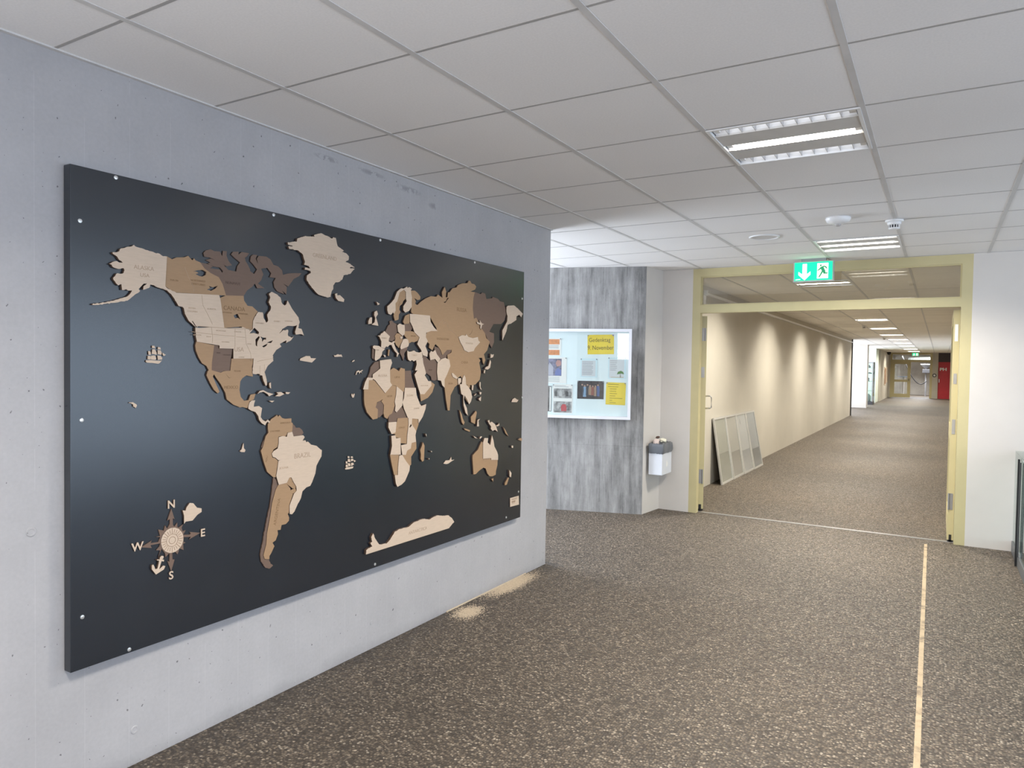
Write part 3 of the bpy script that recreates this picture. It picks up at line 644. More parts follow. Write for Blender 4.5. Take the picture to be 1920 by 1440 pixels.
# ------------------------------------------------------------------ the wooden world map on its dark board
LAND = [
 ('p', 'Alaska', ['1683,1965 1666,1964 1653,1971 1631,1973 1604,1978 1581,1982 1560,1984 1551,1990 1544,1984 1525,1979 1515,1973 1502,1970 1496,1959 1485,1953 1471,1952 1472,1946 1488,1938 1495,1927 1509,1919 1495,1918 1488,1922 1475,1918 1459,1909 1468,1906 1473,1898 1485,1895 1500,1895 1512,1899 1515,1891 1512,1882 1500,1877 1488,1878 1475,1862 1474,1854 1480,1848 1483,1842 1493,1834 1504,1840 1506,1819 1522,1823 1530,1819 1544,1821 1535,1806 1520,1794 1495,1785 1466,1776 1430,1765 1402,1761 1399,1756 1414,1757 1447,1764 1490,1772 1527,1782 1540,1793 1555,1807 1566,1813 1575,1823 1569,1829 1581,1842 1590,1851 1602,1853 1597,1847 1588,1840 1586,1828 1597,1831 1613,1840 1615,1850 1629,1849 1645,1842 1667,1839 1683,1835 1703,1820 1711,1811 1717,1798 1728,1791 1734,1781 1746,1776 1751,1785 1740,1797 1728,1812 1717,1827 1711,1834 1703,1836 1692,1840 1676,1850']),
 ('b', 'the northwest of Canada', ['1683,1967 1706,1958 1726,1968 1760,1973 1775,1981 1794,1965 1801,1975 1809,1967 1829,1962 1850,1939 1879,1924 1916,1912 1935,1885 1952,1839 1715,1830 1680,1849 1676,1850', '1797,1922 1818,1929 1840,1933 1857,1926 1854,1914 1840,1906 1826,1906 1808,1912 1822,1918 1808,1923', '1860,1855 1876,1863 1869,1871 1887,1867 1911,1876 1901,1864 1880,1852']),
 ('d', 'the arctic islands of Canada', ['1829,1962 1850,1961 1879,1959 1890,1952 1877,1945 1901,1944 1923,1945 1935,1932 1938,1940 1923,1953 1890,1954 1865,1963 1879,1968 1857,1975 1879,1984 1901,1981 1872,1988 1850,1988 1846,2003 1857,2014 1879,2022 1897,2017 1923,2019 1934,2001 1938,2024 1957,2025 1955,2007 1965,1986 1982,1970 1957,1962 1942,1965 1965,1948 2004,1946 2009,1969 2023,1987 1999,2000 1978,2015 1988,2028 2015,2032 2015,2019 2031,2033 2069,2033 2059,2018 2047,2010 2051,1997 2063,1982 2075,1963 2075,1957 2096,1946 2112,1968 2096,1983 2075,2000 2079,2021 2091,2030 2112,2031 2104,2014 2116,1992 2110,2015 2120,2029 2162,2031 2184,2022 2201,2000 2228,1996 2250,1981 2255,1961 2286,1971 2323,1977 2365,1981 2351,1966 2319,1950 2287,1911 2255,1922 2278,1910 2276,1874 2251,1889 2265,1873 2224,1883 2207,1899 2202,1923 2215,1942 2180,1942 2189,1960 2167,1982 2133,1974 2146,1951 2134,1923 2117,1907 2151,1890 2113,1886 2100,1905 2088,1891 2060,1871 2042,1846 1950,1837 1933,1885 1914,1910 1877,1922 1848,1937']),
 ('p', 'the Canadian west coast', ['1723,1829 1916,1838 1922,1822 1942,1703 1823,1705 1814,1700 1809,1704 1795,1722 1790,1723 1809,1698 1776,1723 1760,1749 1755,1771 1750,1776 1732,1778 1715,1804 1694,1829 1713,1834']),
 ('b', 'central Canada', ['1922,1827 1952,1840 2040,1846 2042,1826 2060,1805 2085,1804 2114,1784 2095,1759 2087,1741 2085,1701 2069,1696 2033,1706 2029,1713 1941,1703 1920,1825', '1989,1759 2009,1767 2023,1743 2011,1750 1997,1746']),
 ('p', 'eastern Canada and the northern states', ['2087,1741 2097,1761 2114,1782 2139,1781 2143,1759 2158,1738 2168,1746 2163,1775 2181,1796 2183,1813 2170,1830 2179,1849 2172,1868 2189,1877 2220,1867 2238,1855 2245,1832 2261,1822 2272,1831 2278,1846 2306,1809 2344,1772 2351,1752 2342,1724 2363,1720 2378,1689 2359,1696 2328,1692 2323,1705 2335,1737 2316,1731 2279,1730 2248,1714 2231,1692 2255,1710 2282,1712 2282,1685 2301,1677 2317,1683 2298,1664 2271,1651 2273,1664 2235,1646 2244,1634 2215,1618 2195,1593 2199,1569 2167,1545 2151,1518 2162,1485 2165,1464 2159,1456 2146,1477 2138,1503 2126,1506 2117,1510 2092,1509 2086,1512 2088,1541 2091,1577 1987,1575 1987,1617 1918,1617 1918,1629 1813,1641 1809,1669 1806,1697 1823,1697 1872,1702 1942,1702 2028,1708 2032,1712 2070,1701 2069,1696 2085,1704', '2068,1685 2084,1701 2094,1712 2119,1694 2116,1684 2091,1689', '2100,1661 2119,1677 2123,1671 2110,1650 2109,1630 2102,1635', '2126,1676 2141,1670 2157,1671 2157,1662 2146,1663 2136,1651 2135,1663', '2136,1632 2167,1646 2159,1634 2145,1627', '2161,1649 2196,1661 2185,1648']),
 ('b', 'California and Nevada', ['1813,1642 1896,1629 1885,1557 1884,1525 1870,1525 1860,1543 1839,1554 1823,1578 1811,1605 1808,1626']),
 ('d', 'the southwestern states', ['1894,1631 1918,1631 1918,1617 1987,1618 1979,1572 1974,1523 1943,1523 1927,1513 1882,1526 1887,1557']),
 ('b', 'Texas', ['1980,1575 2092,1577 2090,1559 2085,1541 2090,1498 2071,1501 2057,1504 2036,1492 2025,1478 2023,1464 2011,1462 1999,1478 1986,1498 1969,1493 1941,1522 1974,1524']),
 ('b', 'Mexico', ['1870,1525 1884,1526 1927,1515 1942,1522 1968,1492 1986,1498 2003,1475 2011,1462 2023,1464 2021,1441 2027,1412 2044,1394 2068,1396 2078,1419 2105,1423 2096,1398 2072,1390 2072,1378 2060,1361 2037,1367 2024,1366 1990,1379 1957,1403 1950,1431 1927,1468 1904,1496 1895,1509 1890,1499 1905,1468 1922,1436 1914,1429 1895,1444 1876,1474 1860,1505 1865,1521']),
 ('p', 'Central America', ['2071,1386 2083,1394 2101,1394 2095,1379 2093,1366 2121,1368 2138,1358 2134,1338 2131,1319 2141,1306 2158,1297 2170,1305 2182,1296 2180,1288 2168,1296 2161,1289 2156,1280 2136,1291 2122,1307 2117,1324 2103,1342 2081,1349 2064,1359 2065,1371']),
 ('p', 'Cuba', ['2112,1421 2125,1435 2143,1438 2168,1427 2200,1419 2176,1409 2168,1419 2146,1430 2125,1428']),
 ('p', 'Hispaniola', ['2211,1409 2228,1418 2217,1426 2243,1427 2263,1417 2236,1407']),
 ('p', 'Puerto Rico', ['2270,1426 2298,1424 2286,1416 2271,1418']),
 ('p', 'Jamaica', ['2176,1389 2206,1388 2193,1381']),
 ('p', 'the Bahamas', ['2175,1467 2186,1472 2187,1443 2179,1449']),
 ('b', 'the northwest of South America', ['2173,1285 2178,1292 2193,1307 2213,1316 2225,1324 2230,1313 2238,1322 2253,1308 2269,1303 2308,1303 2308,1284 2316,1280 2314,1251 2312,1238 2283,1238 2283,1232 2267,1215 2252,1224 2235,1224 2234,1199 2226,1176 2204,1166 2197,1144 2199,1132 2213,1128 2233,1112 2224,1074 2219,1039 2205,1041 2170,1070 2152,1114 2141,1150 2135,1168 2145,1181 2161,1231 2176,1246 2173,1265']),
 ('d', 'the Guianas', ['2315,1280 2330,1268 2338,1257 2360,1256 2376,1244 2385,1229 2371,1218 2328,1215 2314,1226 2311,1251']),
 ('d', 'Ecuador', ['2161,1223 2179,1221 2191,1209 2174,1196 2154,1170 2140,1184 2149,1207']),
 ('p', 'Brazil', ['2232,1221 2257,1225 2279,1219 2284,1237 2311,1240 2319,1218 2378,1219 2387,1209 2373,1193 2392,1194 2397,1184 2407,1187 2427,1170 2462,1161 2487,1142 2497,1137 2495,1107 2478,1086 2463,1065 2456,1028 2436,989 2424,972 2400,968 2376,953 2366,921 2352,901 2352,904 2327,864 2313,854 2299,858 2298,898 2324,949 2340,961 2337,982 2321,1004 2307,1028 2313,1056 2281,1096 2258,1115 2231,1116 2213,1130 2200,1134 2193,1150 2204,1161 2226,1170 2232,1194']),
 ('p', 'Bolivia', ['2231,1113 2253,1118 2283,1100 2316,1056 2320,1029 2295,1028 2281,1006 2234,1003 2219,1046 2226,1078']),
 ('b', 'Paraguay', ['2281,1019 2300,1032 2314,1030 2319,1005 2338,987 2335,972 2319,974 2275,1006']),
 ('b', 'Uruguay', ['2303,967 2333,974 2341,961 2324,950 2301,955']),
 ('b', 'Argentina', ['2234,1003 2254,1004 2277,1007 2305,976 2305,955 2321,949 2301,905 2296,862 2290,860 2299,840 2297,826 2279,814 2254,814 2249,793 2231,795 2234,776 2221,750 2203,743 2214,725 2195,695 2186,686 2186,672 2160,678 2153,697 2168,743 2172,792 2189,866 2199,925 2219,982']),
 ('d', 'Chile', ['2209,1042 2223,1025 2234,1005 2223,982 2206,924 2193,859 2181,797 2172,742 2160,696 2162,676 2186,673 2195,649 2210,636 2191,627 2165,638 2143,668 2138,707 2149,747 2155,781 2172,852 2188,909 2201,988 2207,1037']),
 ('p', 'Greenland', ['2275,2110 2330,2124 2334,2139 2381,2158 2440,2162 2435,2170 2479,2187 2525,2179 2551,2172 2561,2181 2577,2180 2591,2142 2634,2125 2620,2117 2647,2115 2670,2101 2667,2083 2643,2070 2676,2066 2712,2051 2681,2049 2676,2043 2712,2045 2682,2016 2633,2001 2627,1983 2603,1966 2580,1962 2564,1945 2564,1930 2551,1909 2546,1886 2523,1882 2467,1890 2442,1906 2413,1929 2391,1953 2393,1975 2417,1989 2414,1998 2378,1999 2380,2010 2414,2009 2402,2020 2375,2022 2380,2036 2368,2067 2339,2083 2284,2083 2279,2093 2307,2099 2277,2102']),
 ('p', 'Iceland', ['2575,1904 2591,1909 2591,1898 2610,1901 2640,1883 2637,1869 2599,1871 2581,1885']),
 ('p', 'Great Britain', ['2864,1836 2882,1844 2891,1826 2876,1808 2889,1780 2895,1764 2841,1767 2865,1781 2870,1804 2861,1819']),
 ('p', 'Ireland', ['2828,1803 2846,1806 2844,1773 2817,1768 2817,1784']),
 ('p', 'the Faroe Islands', ['2878,1891 2906,1881 2888,1873']),
 ('p', 'Norway and Finland', ['2965,1873 2995,1894 3022,1918 3043,1958 3063,1973 3080,1982 3100,1982 3131,1997 3134,1989 3149,1996 3173,1989 3164,1981 3167,1959 3174,1941 3171,1910 3174,1888 3148,1861 3117,1850 3099,1862 3099,1884 3127,1914 3121,1928 3119,1966 3103,1976 3066,1958 3047,1907 3032,1895 3034,1855 3020,1836 3012,1844 2996,1829 2974,1833 2965,1852']),
 ('b', 'Sweden', ['3066,1960 3103,1978 3122,1968 3122,1929 3101,1912 3093,1896 3073,1884 3068,1863 3079,1851 3065,1835 3063,1809 3049,1803 3032,1800 3021,1827 3033,1855 3029,1895 3046,1908']),
 ('d', 'Germany and Denmark', ['2991,1794 3010,1800 3021,1792 3030,1787 3052,1781 3058,1741 3050,1731 3034,1716 3039,1701 3015,1686 2982,1688 2988,1712 2956,1734 2964,1745 2980,1770 2994,1778']),
 ('p', 'France and Italy', ['2890,1711 2911,1714 2916,1723 2932,1729 2943,1739 2959,1729 2989,1712 2981,1697 2979,1684 3004,1678 3020,1688 3031,1684 3023,1675 3038,1648 3055,1628 3069,1619 3061,1615 3052,1600 3047,1604 3049,1619 3027,1635 3010,1653 3004,1665 2987,1665 2971,1653 2960,1657 2947,1645 2918,1650 2920,1682 2903,1707']),
 ('p', 'Spain', ['2853,1652 2862,1659 2902,1657 2923,1648 2950,1642 2929,1627 2924,1607 2908,1591 2884,1580 2877,1576 2869,1585 2873,1638 2856,1643']),
 ('d', 'Portugal', ['2856,1643 2874,1638 2869,1583 2855,1592']),
 ('b', 'Sardinia', ['2982,1641 2991,1638 2986,1603 2977,1608']),
 ('p', 'the Balearic Islands', ['2937,1611 2956,1608 2953,1597 2945,1600']),
 ('p', 'Poland and Slovakia', ['3049,1775 3069,1786 3092,1781 3112,1781 3115,1753 3113,1730 3096,1718 3070,1732 3056,1741']),
 ('p', 'Hungary', ['3073,1712 3099,1717 3096,1707 3079,1701']),
 ('b', 'Austria and the Balkans', ['3032,1716 3049,1732 3071,1730 3093,1716 3099,1704 3096,1689 3082,1673 3068,1651 3043,1668 3031,1686 3038,1701']),
 ('p', 'Romania and Bulgaria', ['3100,1700 3125,1705 3143,1700 3152,1676 3146,1662 3126,1655 3083,1643 3076,1653 3082,1670 3095,1689']),
 ('d', 'Greece', ['3083,1644 3111,1655 3146,1664 3144,1645 3126,1630 3118,1618 3121,1603 3110,1581 3098,1603 3080,1625']),
 ('b', 'the Baltic states', ['3101,1798 3120,1833 3158,1847 3162,1802 3150,1790 3113,1786']),
 ('d', 'Belarus', ['3113,1789 3164,1803 3187,1772 3173,1746 3114,1747']),
 ('b', 'Ukraine', ['3114,1746 3175,1749 3203,1745 3233,1729 3251,1717 3231,1696 3201,1687 3181,1689 3157,1679 3142,1700 3112,1724']),
 ('p', 'western Russia', ['3156,1846 3203,1847 3342,1848 3348,1813 3381,1782 3417,1761 3355,1759 3307,1746 3305,1720 3324,1698 3301,1668 3325,1633 3321,1606 3279,1615 3260,1647 3226,1678 3246,1717 3200,1744 3180,1777 3159,1801']),
 ('p', 'Turkey', ['3138,1638 3153,1632 3170,1633 3197,1640 3218,1632 3246,1629 3267,1635 3274,1614 3274,1591 3225,1588 3195,1578 3180,1586 3165,1578 3145,1589 3138,1611']),
 ('b', 'Siberia and Kazakhstan', ['3168,1978 3201,1981 3226,1971 3254,1951 3252,1935 3227,1929 3196,1939 3212,1922 3207,1906 3227,1901 3257,1922 3303,1946 3351,1963 3404,1964 3420,1979 3465,1963 3459,1996 3486,2032 3503,2003 3498,1969 3515,1971 3520,2002 3537,2003 3566,2030 3612,2041 3624,2056 3671,2072 3727,2079 3740,2096 3759,2096 3773,2081 3806,2080 3827,2067 3814,2047 3761,2029 3811,2030 3795,1989 3790,1925 3805,1859 3832,1868 3860,1840 3881,1803 3885,1780 3862,1749 3849,1742 3802,1735 3749,1740 3722,1754 3646,1743 3608,1727 3597,1701 3573,1664 3567,1653 3519,1652 3472,1619 3454,1647 3436,1664 3401,1684 3384,1663 3373,1645 3339,1661 3344,1682 3316,1698 3304,1732 3337,1768 3411,1761 3410,1778 3375,1811 3338,1848 3345,1847 3198,1845 3173,1853 3170,1865 3175,1903 3166,1949', '3477,1937 3494,1935 3518,1958 3533,1970 3512,1965 3500,1946', '3752,1748 3781,1768 3794,1794 3778,1767 3758,1755']),
 ('d', 'eastern Siberia', ['3811,2032 3883,2024 3903,2037 3938,2033 3953,1999 4024,2010 4031,2020 4098,2012 4121,1998 4174,1995 4207,1925 4185,1871 4140,1844 4044,1839 3994,1785 4053,1776 4054,1717 4026,1677 3982,1723 3945,1768 3895,1796 3867,1832 3805,1859 3787,1925 3794,1989']),
 ('p', 'Kamchatka', ['4198,1964 4221,1976 4299,1984 4348,1968 4423,1934 4403,1907 4374,1924 4334,1909 4334,1884 4263,1855 4217,1844 4203,1799 4151,1731 4149,1801 4208,1864 4215,1901 4199,1928']),
 ('p', 'Mongolia', ['3633,1735 3671,1748 3709,1746 3716,1757 3742,1740 3788,1734 3849,1744 3856,1722 3877,1711 3817,1671 3804,1652 3744,1643 3699,1653 3679,1678 3653,1703']),
 ('b', 'China and Korea', ['3605,1731 3646,1749 3722,1756 3849,1746 3889,1796 3902,1798 3938,1771 3953,1741 3996,1719 3969,1664 3969,1662 3928,1634 3946,1595 3929,1564 3915,1583 3907,1610 3866,1609 3887,1591 3873,1579 3896,1518 3883,1468 3836,1438 3796,1431 3756,1436 3710,1436 3693,1470 3664,1492 3627,1476 3561,1507 3529,1586 3522,1622 3564,1637 3567,1662']),
 ('p', 'northern Japan', ['4006,1639 4024,1632 4046,1636 4035,1616 4003,1610']),
 ('p', 'central Japan', ['3999,1600 4011,1584 4001,1545 3973,1533 3937,1537 3947,1549 3979,1557']),
 ('p', 'southern Japan', ['3930,1529 3944,1531 3938,1506 3924,1514']),
 ('d', 'Uzbekistan and Kyrgyzstan', ['3395,1671 3447,1659 3472,1629 3513,1655 3567,1657 3561,1639 3519,1620 3514,1598 3472,1591 3419,1620 3396,1647']),
 ('p', 'Turkmenistan', ['3340,1625 3356,1642 3373,1636 3396,1649 3413,1623 3449,1596 3426,1571 3397,1595 3349,1587']),
 ('d', 'Iran', ['3276,1627 3307,1611 3349,1584 3397,1597 3423,1569 3419,1518 3431,1473 3400,1466 3371,1470 3365,1490 3314,1515 3283,1579']),
 ('p', 'Afghanistan and Pakistan', ['3420,1569 3455,1594 3496,1603 3538,1593 3551,1554 3516,1500 3493,1472 3494,1422 3470,1437 3457,1465 3425,1469 3416,1518']),
 ('b', 'India', ['3554,1558 3567,1505 3627,1478 3634,1438 3603,1424 3561,1374 3554,1281 3533,1282 3513,1350 3497,1429 3487,1472 3510,1504']),
 ('p', 'Nepal', ['3564,1509 3579,1511 3633,1480 3617,1474 3577,1487']),
 ('p', 'Bangladesh', ['3632,1478 3666,1479 3668,1456 3643,1436 3634,1447']),
 ('p', 'Myanmar and Thailand', ['3681,1477 3699,1499 3716,1481 3722,1438 3751,1421 3778,1394 3793,1356 3779,1326 3759,1310 3735,1343 3706,1370 3700,1344 3707,1322 3734,1287 3748,1238 3721,1258 3697,1307 3693,1370 3670,1380 3653,1441 3675,1441']),
 ('b', 'Vietnam and Cambodia', ['3702,1403 3727,1416 3760,1400 3781,1360 3769,1319 3746,1324 3719,1351']),
 ('b', 'northern Vietnam', ['3730,1432 3769,1439 3771,1420 3751,1409']),
 ('p', 'Hainan', ['3789,1433 3808,1431 3800,1399 3787,1403']),
 ('p', 'Luzon', ['3877,1453 3891,1449 3888,1418 3906,1399 3885,1407 3874,1430']),
 ('p', 'the Visayas', ['3878,1388 3903,1383 3893,1368 3879,1373']),
 ('p', 'Mindanao', ['3866,1342 3897,1357 3894,1326 3880,1330']),
 ('p', 'Palawan', ['3814,1365 3838,1379 3841,1375 3821,1363']),
 ('b', 'Sumatra', ['3657,1279 3683,1252 3696,1222 3716,1198 3704,1181 3684,1200 3670,1238']),
 ('b', 'Borneo', ['3784,1228 3814,1246 3841,1265 3854,1255 3842,1217 3833,1180 3789,1194']),
 ('p', 'Sulawesi', ['3859,1205 3893,1211 3870,1200 3877,1162 3853,1163 3856,1190']),
 ('p', 'New Guinea', ['3981,1192 4001,1197 4008,1176 4029,1184 4071,1164 4089,1144 4108,1109 4072,1126 4044,1119 4020,1136 4023,1152 3995,1173']),
 ('p', 'New Britain', ['4085,1154 4113,1158 4124,1170 4129,1152 4100,1146']),
 ('b', 'Java', ['3710,1161 3735,1155 3779,1143 3773,1133 3723,1149']),
 ('p', 'Timor', ['3812,1105 3864,1083 3831,1089']),
 ('p', 'Tanimbar', ['3883,1081 3893,1093 3916,1094 3900,1080']),
 ('b', 'the Solomon Islands', ['4182,1138 4216,1112 4258,1065 4217,1089']),
 ('b', 'Fiji', ['4386,1033 4417,1042 4445,1036 4441,1018']),
 ('p', 'Vanuatu', ['4294,999 4317,995 4314,979 4295,985']),
 ('b', 'western Australia', ['3809,958 3812,979 3840,994 3872,1009 3898,1043 3914,1060 3931,1050 3937,940 3942,884 3889,869 3850,851 3824,853 3821,880']),
 ('p', 'northern Australia', ['3927,1050 3943,1080 3990,1076 3984,1047 4016,1026 4035,1092 4057,1052 4068,1013 4105,972 4118,948 4117,916 4029,925 4028,938 3930,945']),
 ('b', 'southeastern Australia', ['3933,948 4028,940 4029,927 4117,917 4114,880 4098,844 4095,817 4053,811 4018,816 3990,838 3969,874 3935,885']),
 ('b', 'Tasmania', ['4043,794 4067,798 4064,772']),
 ('p', 'northern New Zealand', ['4269,829 4300,803 4294,773 4274,783']),
 ('b', 'southern New Zealand', ['4256,778 4271,772 4242,729 4216,728 4216,744']),
 ('d', 'Morocco', ['2874,1570 2907,1576 2913,1537 2892,1525 2856,1503 2849,1487 2820,1487 2836,1513 2844,1543']),
 ('p', 'Algeria', ['2907,1579 2949,1584 2999,1588 3008,1568 2999,1550 2991,1528 2994,1462 3010,1446 2954,1403 2871,1475 2854,1481 2853,1505 2892,1525 2912,1537']),
 ('p', 'Western Sahara', ['2813,1489 2854,1487 2854,1475 2824,1475 2820,1426 2781,1427 2795,1464']),
 ('b', 'West Africa', ['2822,1477 2868,1474 2953,1405 2952,1375 2921,1364 2893,1356 2882,1329 2900,1317 2898,1269 2861,1265 2814,1306 2796,1345 2792,1374 2791,1428 2821,1427']),
 ('d', 'Ghana', ['2878,1330 2899,1355 2926,1364 2951,1338 2947,1293 2918,1274 2896,1272 2895,1311']),
 ('b', 'Niger and Nigeria', ['2952,1405 3010,1445 3050,1439 3046,1396 3033,1351 3038,1332 3015,1290 2992,1282 2977,1262 2954,1272 2945,1294 2948,1339 2926,1361 2948,1375']),
 ('b', 'Libya', ['2995,1528 3023,1541 3041,1535 3070,1522 3084,1541 3120,1535 3122,1410 3110,1406 3043,1442 3010,1445 2994,1462']),
 ('d', 'Egypt', ['3118,1525 3176,1526 3187,1484 3216,1427 3119,1429']),
 ('p', 'Chad', ['3048,1439 3105,1406 3103,1370 3097,1329 3050,1294 3036,1304 3040,1332 3033,1354 3044,1393']),
 ('d', 'Cameroon', ['2990,1282 3013,1290 3036,1327 3050,1294 3095,1330 3141,1274 3144,1255 3065,1256 3053,1237 2991,1241']),
 ('p', 'Sudan and Ethiopia', ['3119,1429 3216,1427 3224,1385 3255,1333 3269,1321 3315,1330 3308,1301 3283,1257 3245,1220 3242,1246 3191,1252 3181,1253 3147,1258 3112,1313 3099,1348 3111,1369']),
 ('b', 'Kenya', ['3189,1254 3243,1254 3250,1217 3230,1178 3187,1208']),
 ('p', 'Gabon', ['2984,1243 3051,1242 3043,1184 3010,1176 2982,1216']),
 ('b', 'the Congo', ['3062,1261 3154,1259 3157,1220 3146,1158 3147,1112 3086,1120 3082,1150 3048,1155 3043,1174 3015,1176 3040,1186 3056,1239']),
 ('p', 'Tanzania and Zambia', ['3152,1258 3186,1253 3184,1219 3225,1177 3218,1156 3224,1116 3184,1113 3177,1082 3145,1073 3133,1049 3102,1054 3091,1108 3142,1111 3144,1158 3155,1220', '3162,1207 3177,1222 3183,1212 3167,1201']),
 ('p', 'Angola', ['3008,1167 3041,1168 3048,1150 3086,1150 3090,1055 3001,1064 3014,1110']),
 ('b', 'Mozambique', ['3181,1114 3229,1117 3232,1077 3185,1034 3186,989 3171,980 3136,1012 3107,1051 3145,1073 3175,1083']),
 ('b', 'Namibia', ['3001,1065 3078,1056 3076,1023 3067,987 3068,942 3037,949 3018,1005']),
 ('p', 'South Africa', ['3076,1051 3102,1053 3136,1014 3171,981 3167,956 3129,901 3100,886 3064,878 3050,899 3040,947 3066,944 3067,987']),
 ('b', 'Madagascar', ['3291,1108 3307,1087 3303,999 3288,994 3272,1012 3274,1038 3266,1064 3281,1086']),
 ('p', 'Mauritius', ['3361,1052 3377,1047 3372,1040']),
 ('p', 'Reunion', ['3343,1009 3353,1007 3348,999']),
 ('p', 'the Seychelles', ['3311,1158 3321,1151 3319,1135']),
 ('p', 'Syria and Iraq', ['3215,1586 3276,1600 3282,1568 3298,1535 3309,1509 3294,1496 3226,1527 3206,1526 3221,1561']),
 ('p', 'Saudi Arabia', ['3202,1503 3231,1529 3299,1496 3331,1464 3358,1463 3363,1437 3322,1408 3296,1388 3257,1389 3238,1426']),
 ('b', 'Yemen and Oman', ['3257,1392 3296,1391 3321,1410 3361,1437 3366,1458 3398,1443 3375,1397 3333,1366 3268,1347']),
 ('p', 'Antarctica', ['2815,554 2816,577 2831,583 2862,586 2848,608 2862,613 2854,638 2871,656 2886,622 2918,586 2980,579 3005,593 3045,630 3083,637 3169,636 3217,653 3282,657 3315,655 3358,643 3393,651 3436,654 3508,638 3545,636 3583,614 3612,584 3556,553']),
]
ORNAMENTS = [
 ('p', 'sailing ship', ['1602,1563 1601,1558 1606,1554 1625,1553 1652,1550 1659,1554 1667,1564 1662,1562 1650,1562 1632,1563 1618,1564', '1609,1580 1620,1580 1622,1573 1620,1566 1608,1567', '1611,1598 1620,1597 1622,1589 1621,1584 1612,1584', '1626,1619 1636,1619 1639,1612 1639,1609 1626,1610', '1627,1605 1637,1606 1644,1595 1646,1586 1640,1585 1638,1586 1625,1588', '1622,1580 1635,1582 1640,1580 1643,1571 1641,1565 1622,1566', '1650,1615 1660,1613 1662,1605 1649,1606', '1649,1603 1661,1602 1666,1592 1665,1585 1649,1587', '1648,1582 1661,1581 1668,1573 1667,1567 1650,1565', '1669,1593 1683,1585 1674,1580 1670,1584']),
 ('p', 'small sailing ship', ['2662,1026 2668,1021 2695,1020 2720,1022 2723,1031 2705,1031 2673,1031', '2668,1064 2679,1061 2680,1049 2669,1051', '2669,1046 2681,1044 2684,1033 2668,1033', '2681,1088 2694,1086 2695,1077 2682,1078', '2683,1073 2697,1072 2702,1055 2682,1059', '2682,1051 2698,1050 2703,1037 2688,1035', '2704,1084 2717,1083 2720,1075 2705,1077', '2705,1072 2721,1070 2723,1060 2705,1059', '2706,1051 2721,1050 2728,1041 2717,1037 2707,1035', '2725,1065 2741,1057 2729,1052']),
 ('p', 'motor ship', ['2359,1572 2362,1581 2378,1587 2397,1594 2422,1594 2428,1584 2462,1584 2434,1563']),
 ('p', 'whale', ['2578,1602 2589,1600 2604,1607 2619,1604 2630,1606 2638,1593 2622,1595 2598,1593 2583,1593']),
 ('p', 'small fish', ['2705,1569 2711,1576 2724,1580 2725,1575 2714,1570']),
 ('p', 'camel', ['2733,1502 2739,1520 2754,1527 2764,1522 2784,1529 2787,1525 2775,1520 2782,1508 2771,1518 2761,1508 2756,1518 2744,1515 2739,1503']),
 ('p', 'bird', ['2704,1404 2710,1407 2715,1399 2723,1408 2728,1403 2722,1387 2713,1386 2705,1395']),
 ('p', 'dolphin', ['1535,1403 1539,1406 1544,1405 1551,1406 1555,1403 1565,1397 1567,1393 1565,1388 1562,1383 1558,1387 1552,1390 1552,1396 1550,1399 1545,1401 1541,1403']),
 ('p', 'sailing boat', ['2026,1177 2036,1184 2042,1204 2046,1210 2048,1187 2056,1179 2052,1170 2034,1172']),
 ('p', 'turtle', ['4296,1305 4311,1324 4343,1333 4376,1319 4395,1317 4373,1301']),
 ('p', 'kangaroo', ['3502,959 3511,965 3525,975 3565,973 3582,992 3586,971 3618,971 3577,961 3554,953 3531,952']),
 ('p', 'aeroplane', ['3826,1841 3867,1836 3859,1855 3888,1834 3915,1831 3891,1824 3878,1795 3868,1802 3871,1823 3833,1829']),
 ('p', 'name plate', ['4299,625 4420,624 4425,559 4301,562']),
]
ROSE = [
 ('d', 'ray star', ['1708,980 1723,935 1715,941 1715,916 1721,906 1734,920 1734,903 1740,899 1761,910 1753,897 1757,881 1771,883 1766,875 1760,866 1789,861 1794,865 1788,872 1837,859 1786,842 1794,851 1763,856 1762,838 1771,832 1760,830 1762,804 1744,815 1736,792 1725,805 1713,803 1714,777 1723,775 1708,730 1693,776 1701,771 1701,805 1684,793 1682,808 1668,829 1653,800 1662,824 1645,829 1659,841 1662,852 1622,853 1628,841 1585,853 1627,870 1622,861 1654,859 1662,876 1643,881 1662,881 1654,908 1677,899 1682,919 1691,904 1702,921 1702,939 1691,936']),
 ('p', 'dial', ['1759,853 1759,861 1757,869 1754,876 1749,883 1744,889 1738,895 1731,898 1724,902 1717,903 1709,904 1701,903 1694,901 1687,898 1681,893 1676,888 1671,882 1668,875 1665,868 1664,860 1664,852 1666,844 1668,837 1671,830 1676,823 1681,817 1688,813 1694,809 1702,806 1709,805 1717,805 1725,806 1732,809 1738,812 1744,817 1750,823 1754,829 1757,837 1759,845']),
 ('p', 'small three-masted ship', ['1761,910 1768,918 1799,917 1821,937 1840,945 1840,960 1819,966 1802,987 1786,991 1771,974 1768,963 1755,966 1761,943']),
 ('p', 'anchor', ['1657,799 1665,804 1673,800 1671,791 1665,791 1675,785 1673,779 1664,783 1654,753 1671,764 1680,760 1674,748 1641,736 1624,760 1624,775 1630,778 1635,768 1638,757 1647,758 1654,787 1644,790 1647,794 1656,791']),
]
SCREWS = [(1489, 2225), (1363, 2046), (2204, 2224), (2916, 2223), (1368, 1349), (1370, 649), (1541, 475), (2901, 480), (4257, 495), (4422, 652), (3818, 2222), (4431, 2043), (4454, 1333)]
ROSE_LETTERS = [('N', 1708, 996), ('S', 1708, 714), ('E', 1848, 856), ('W', 1570, 857)]

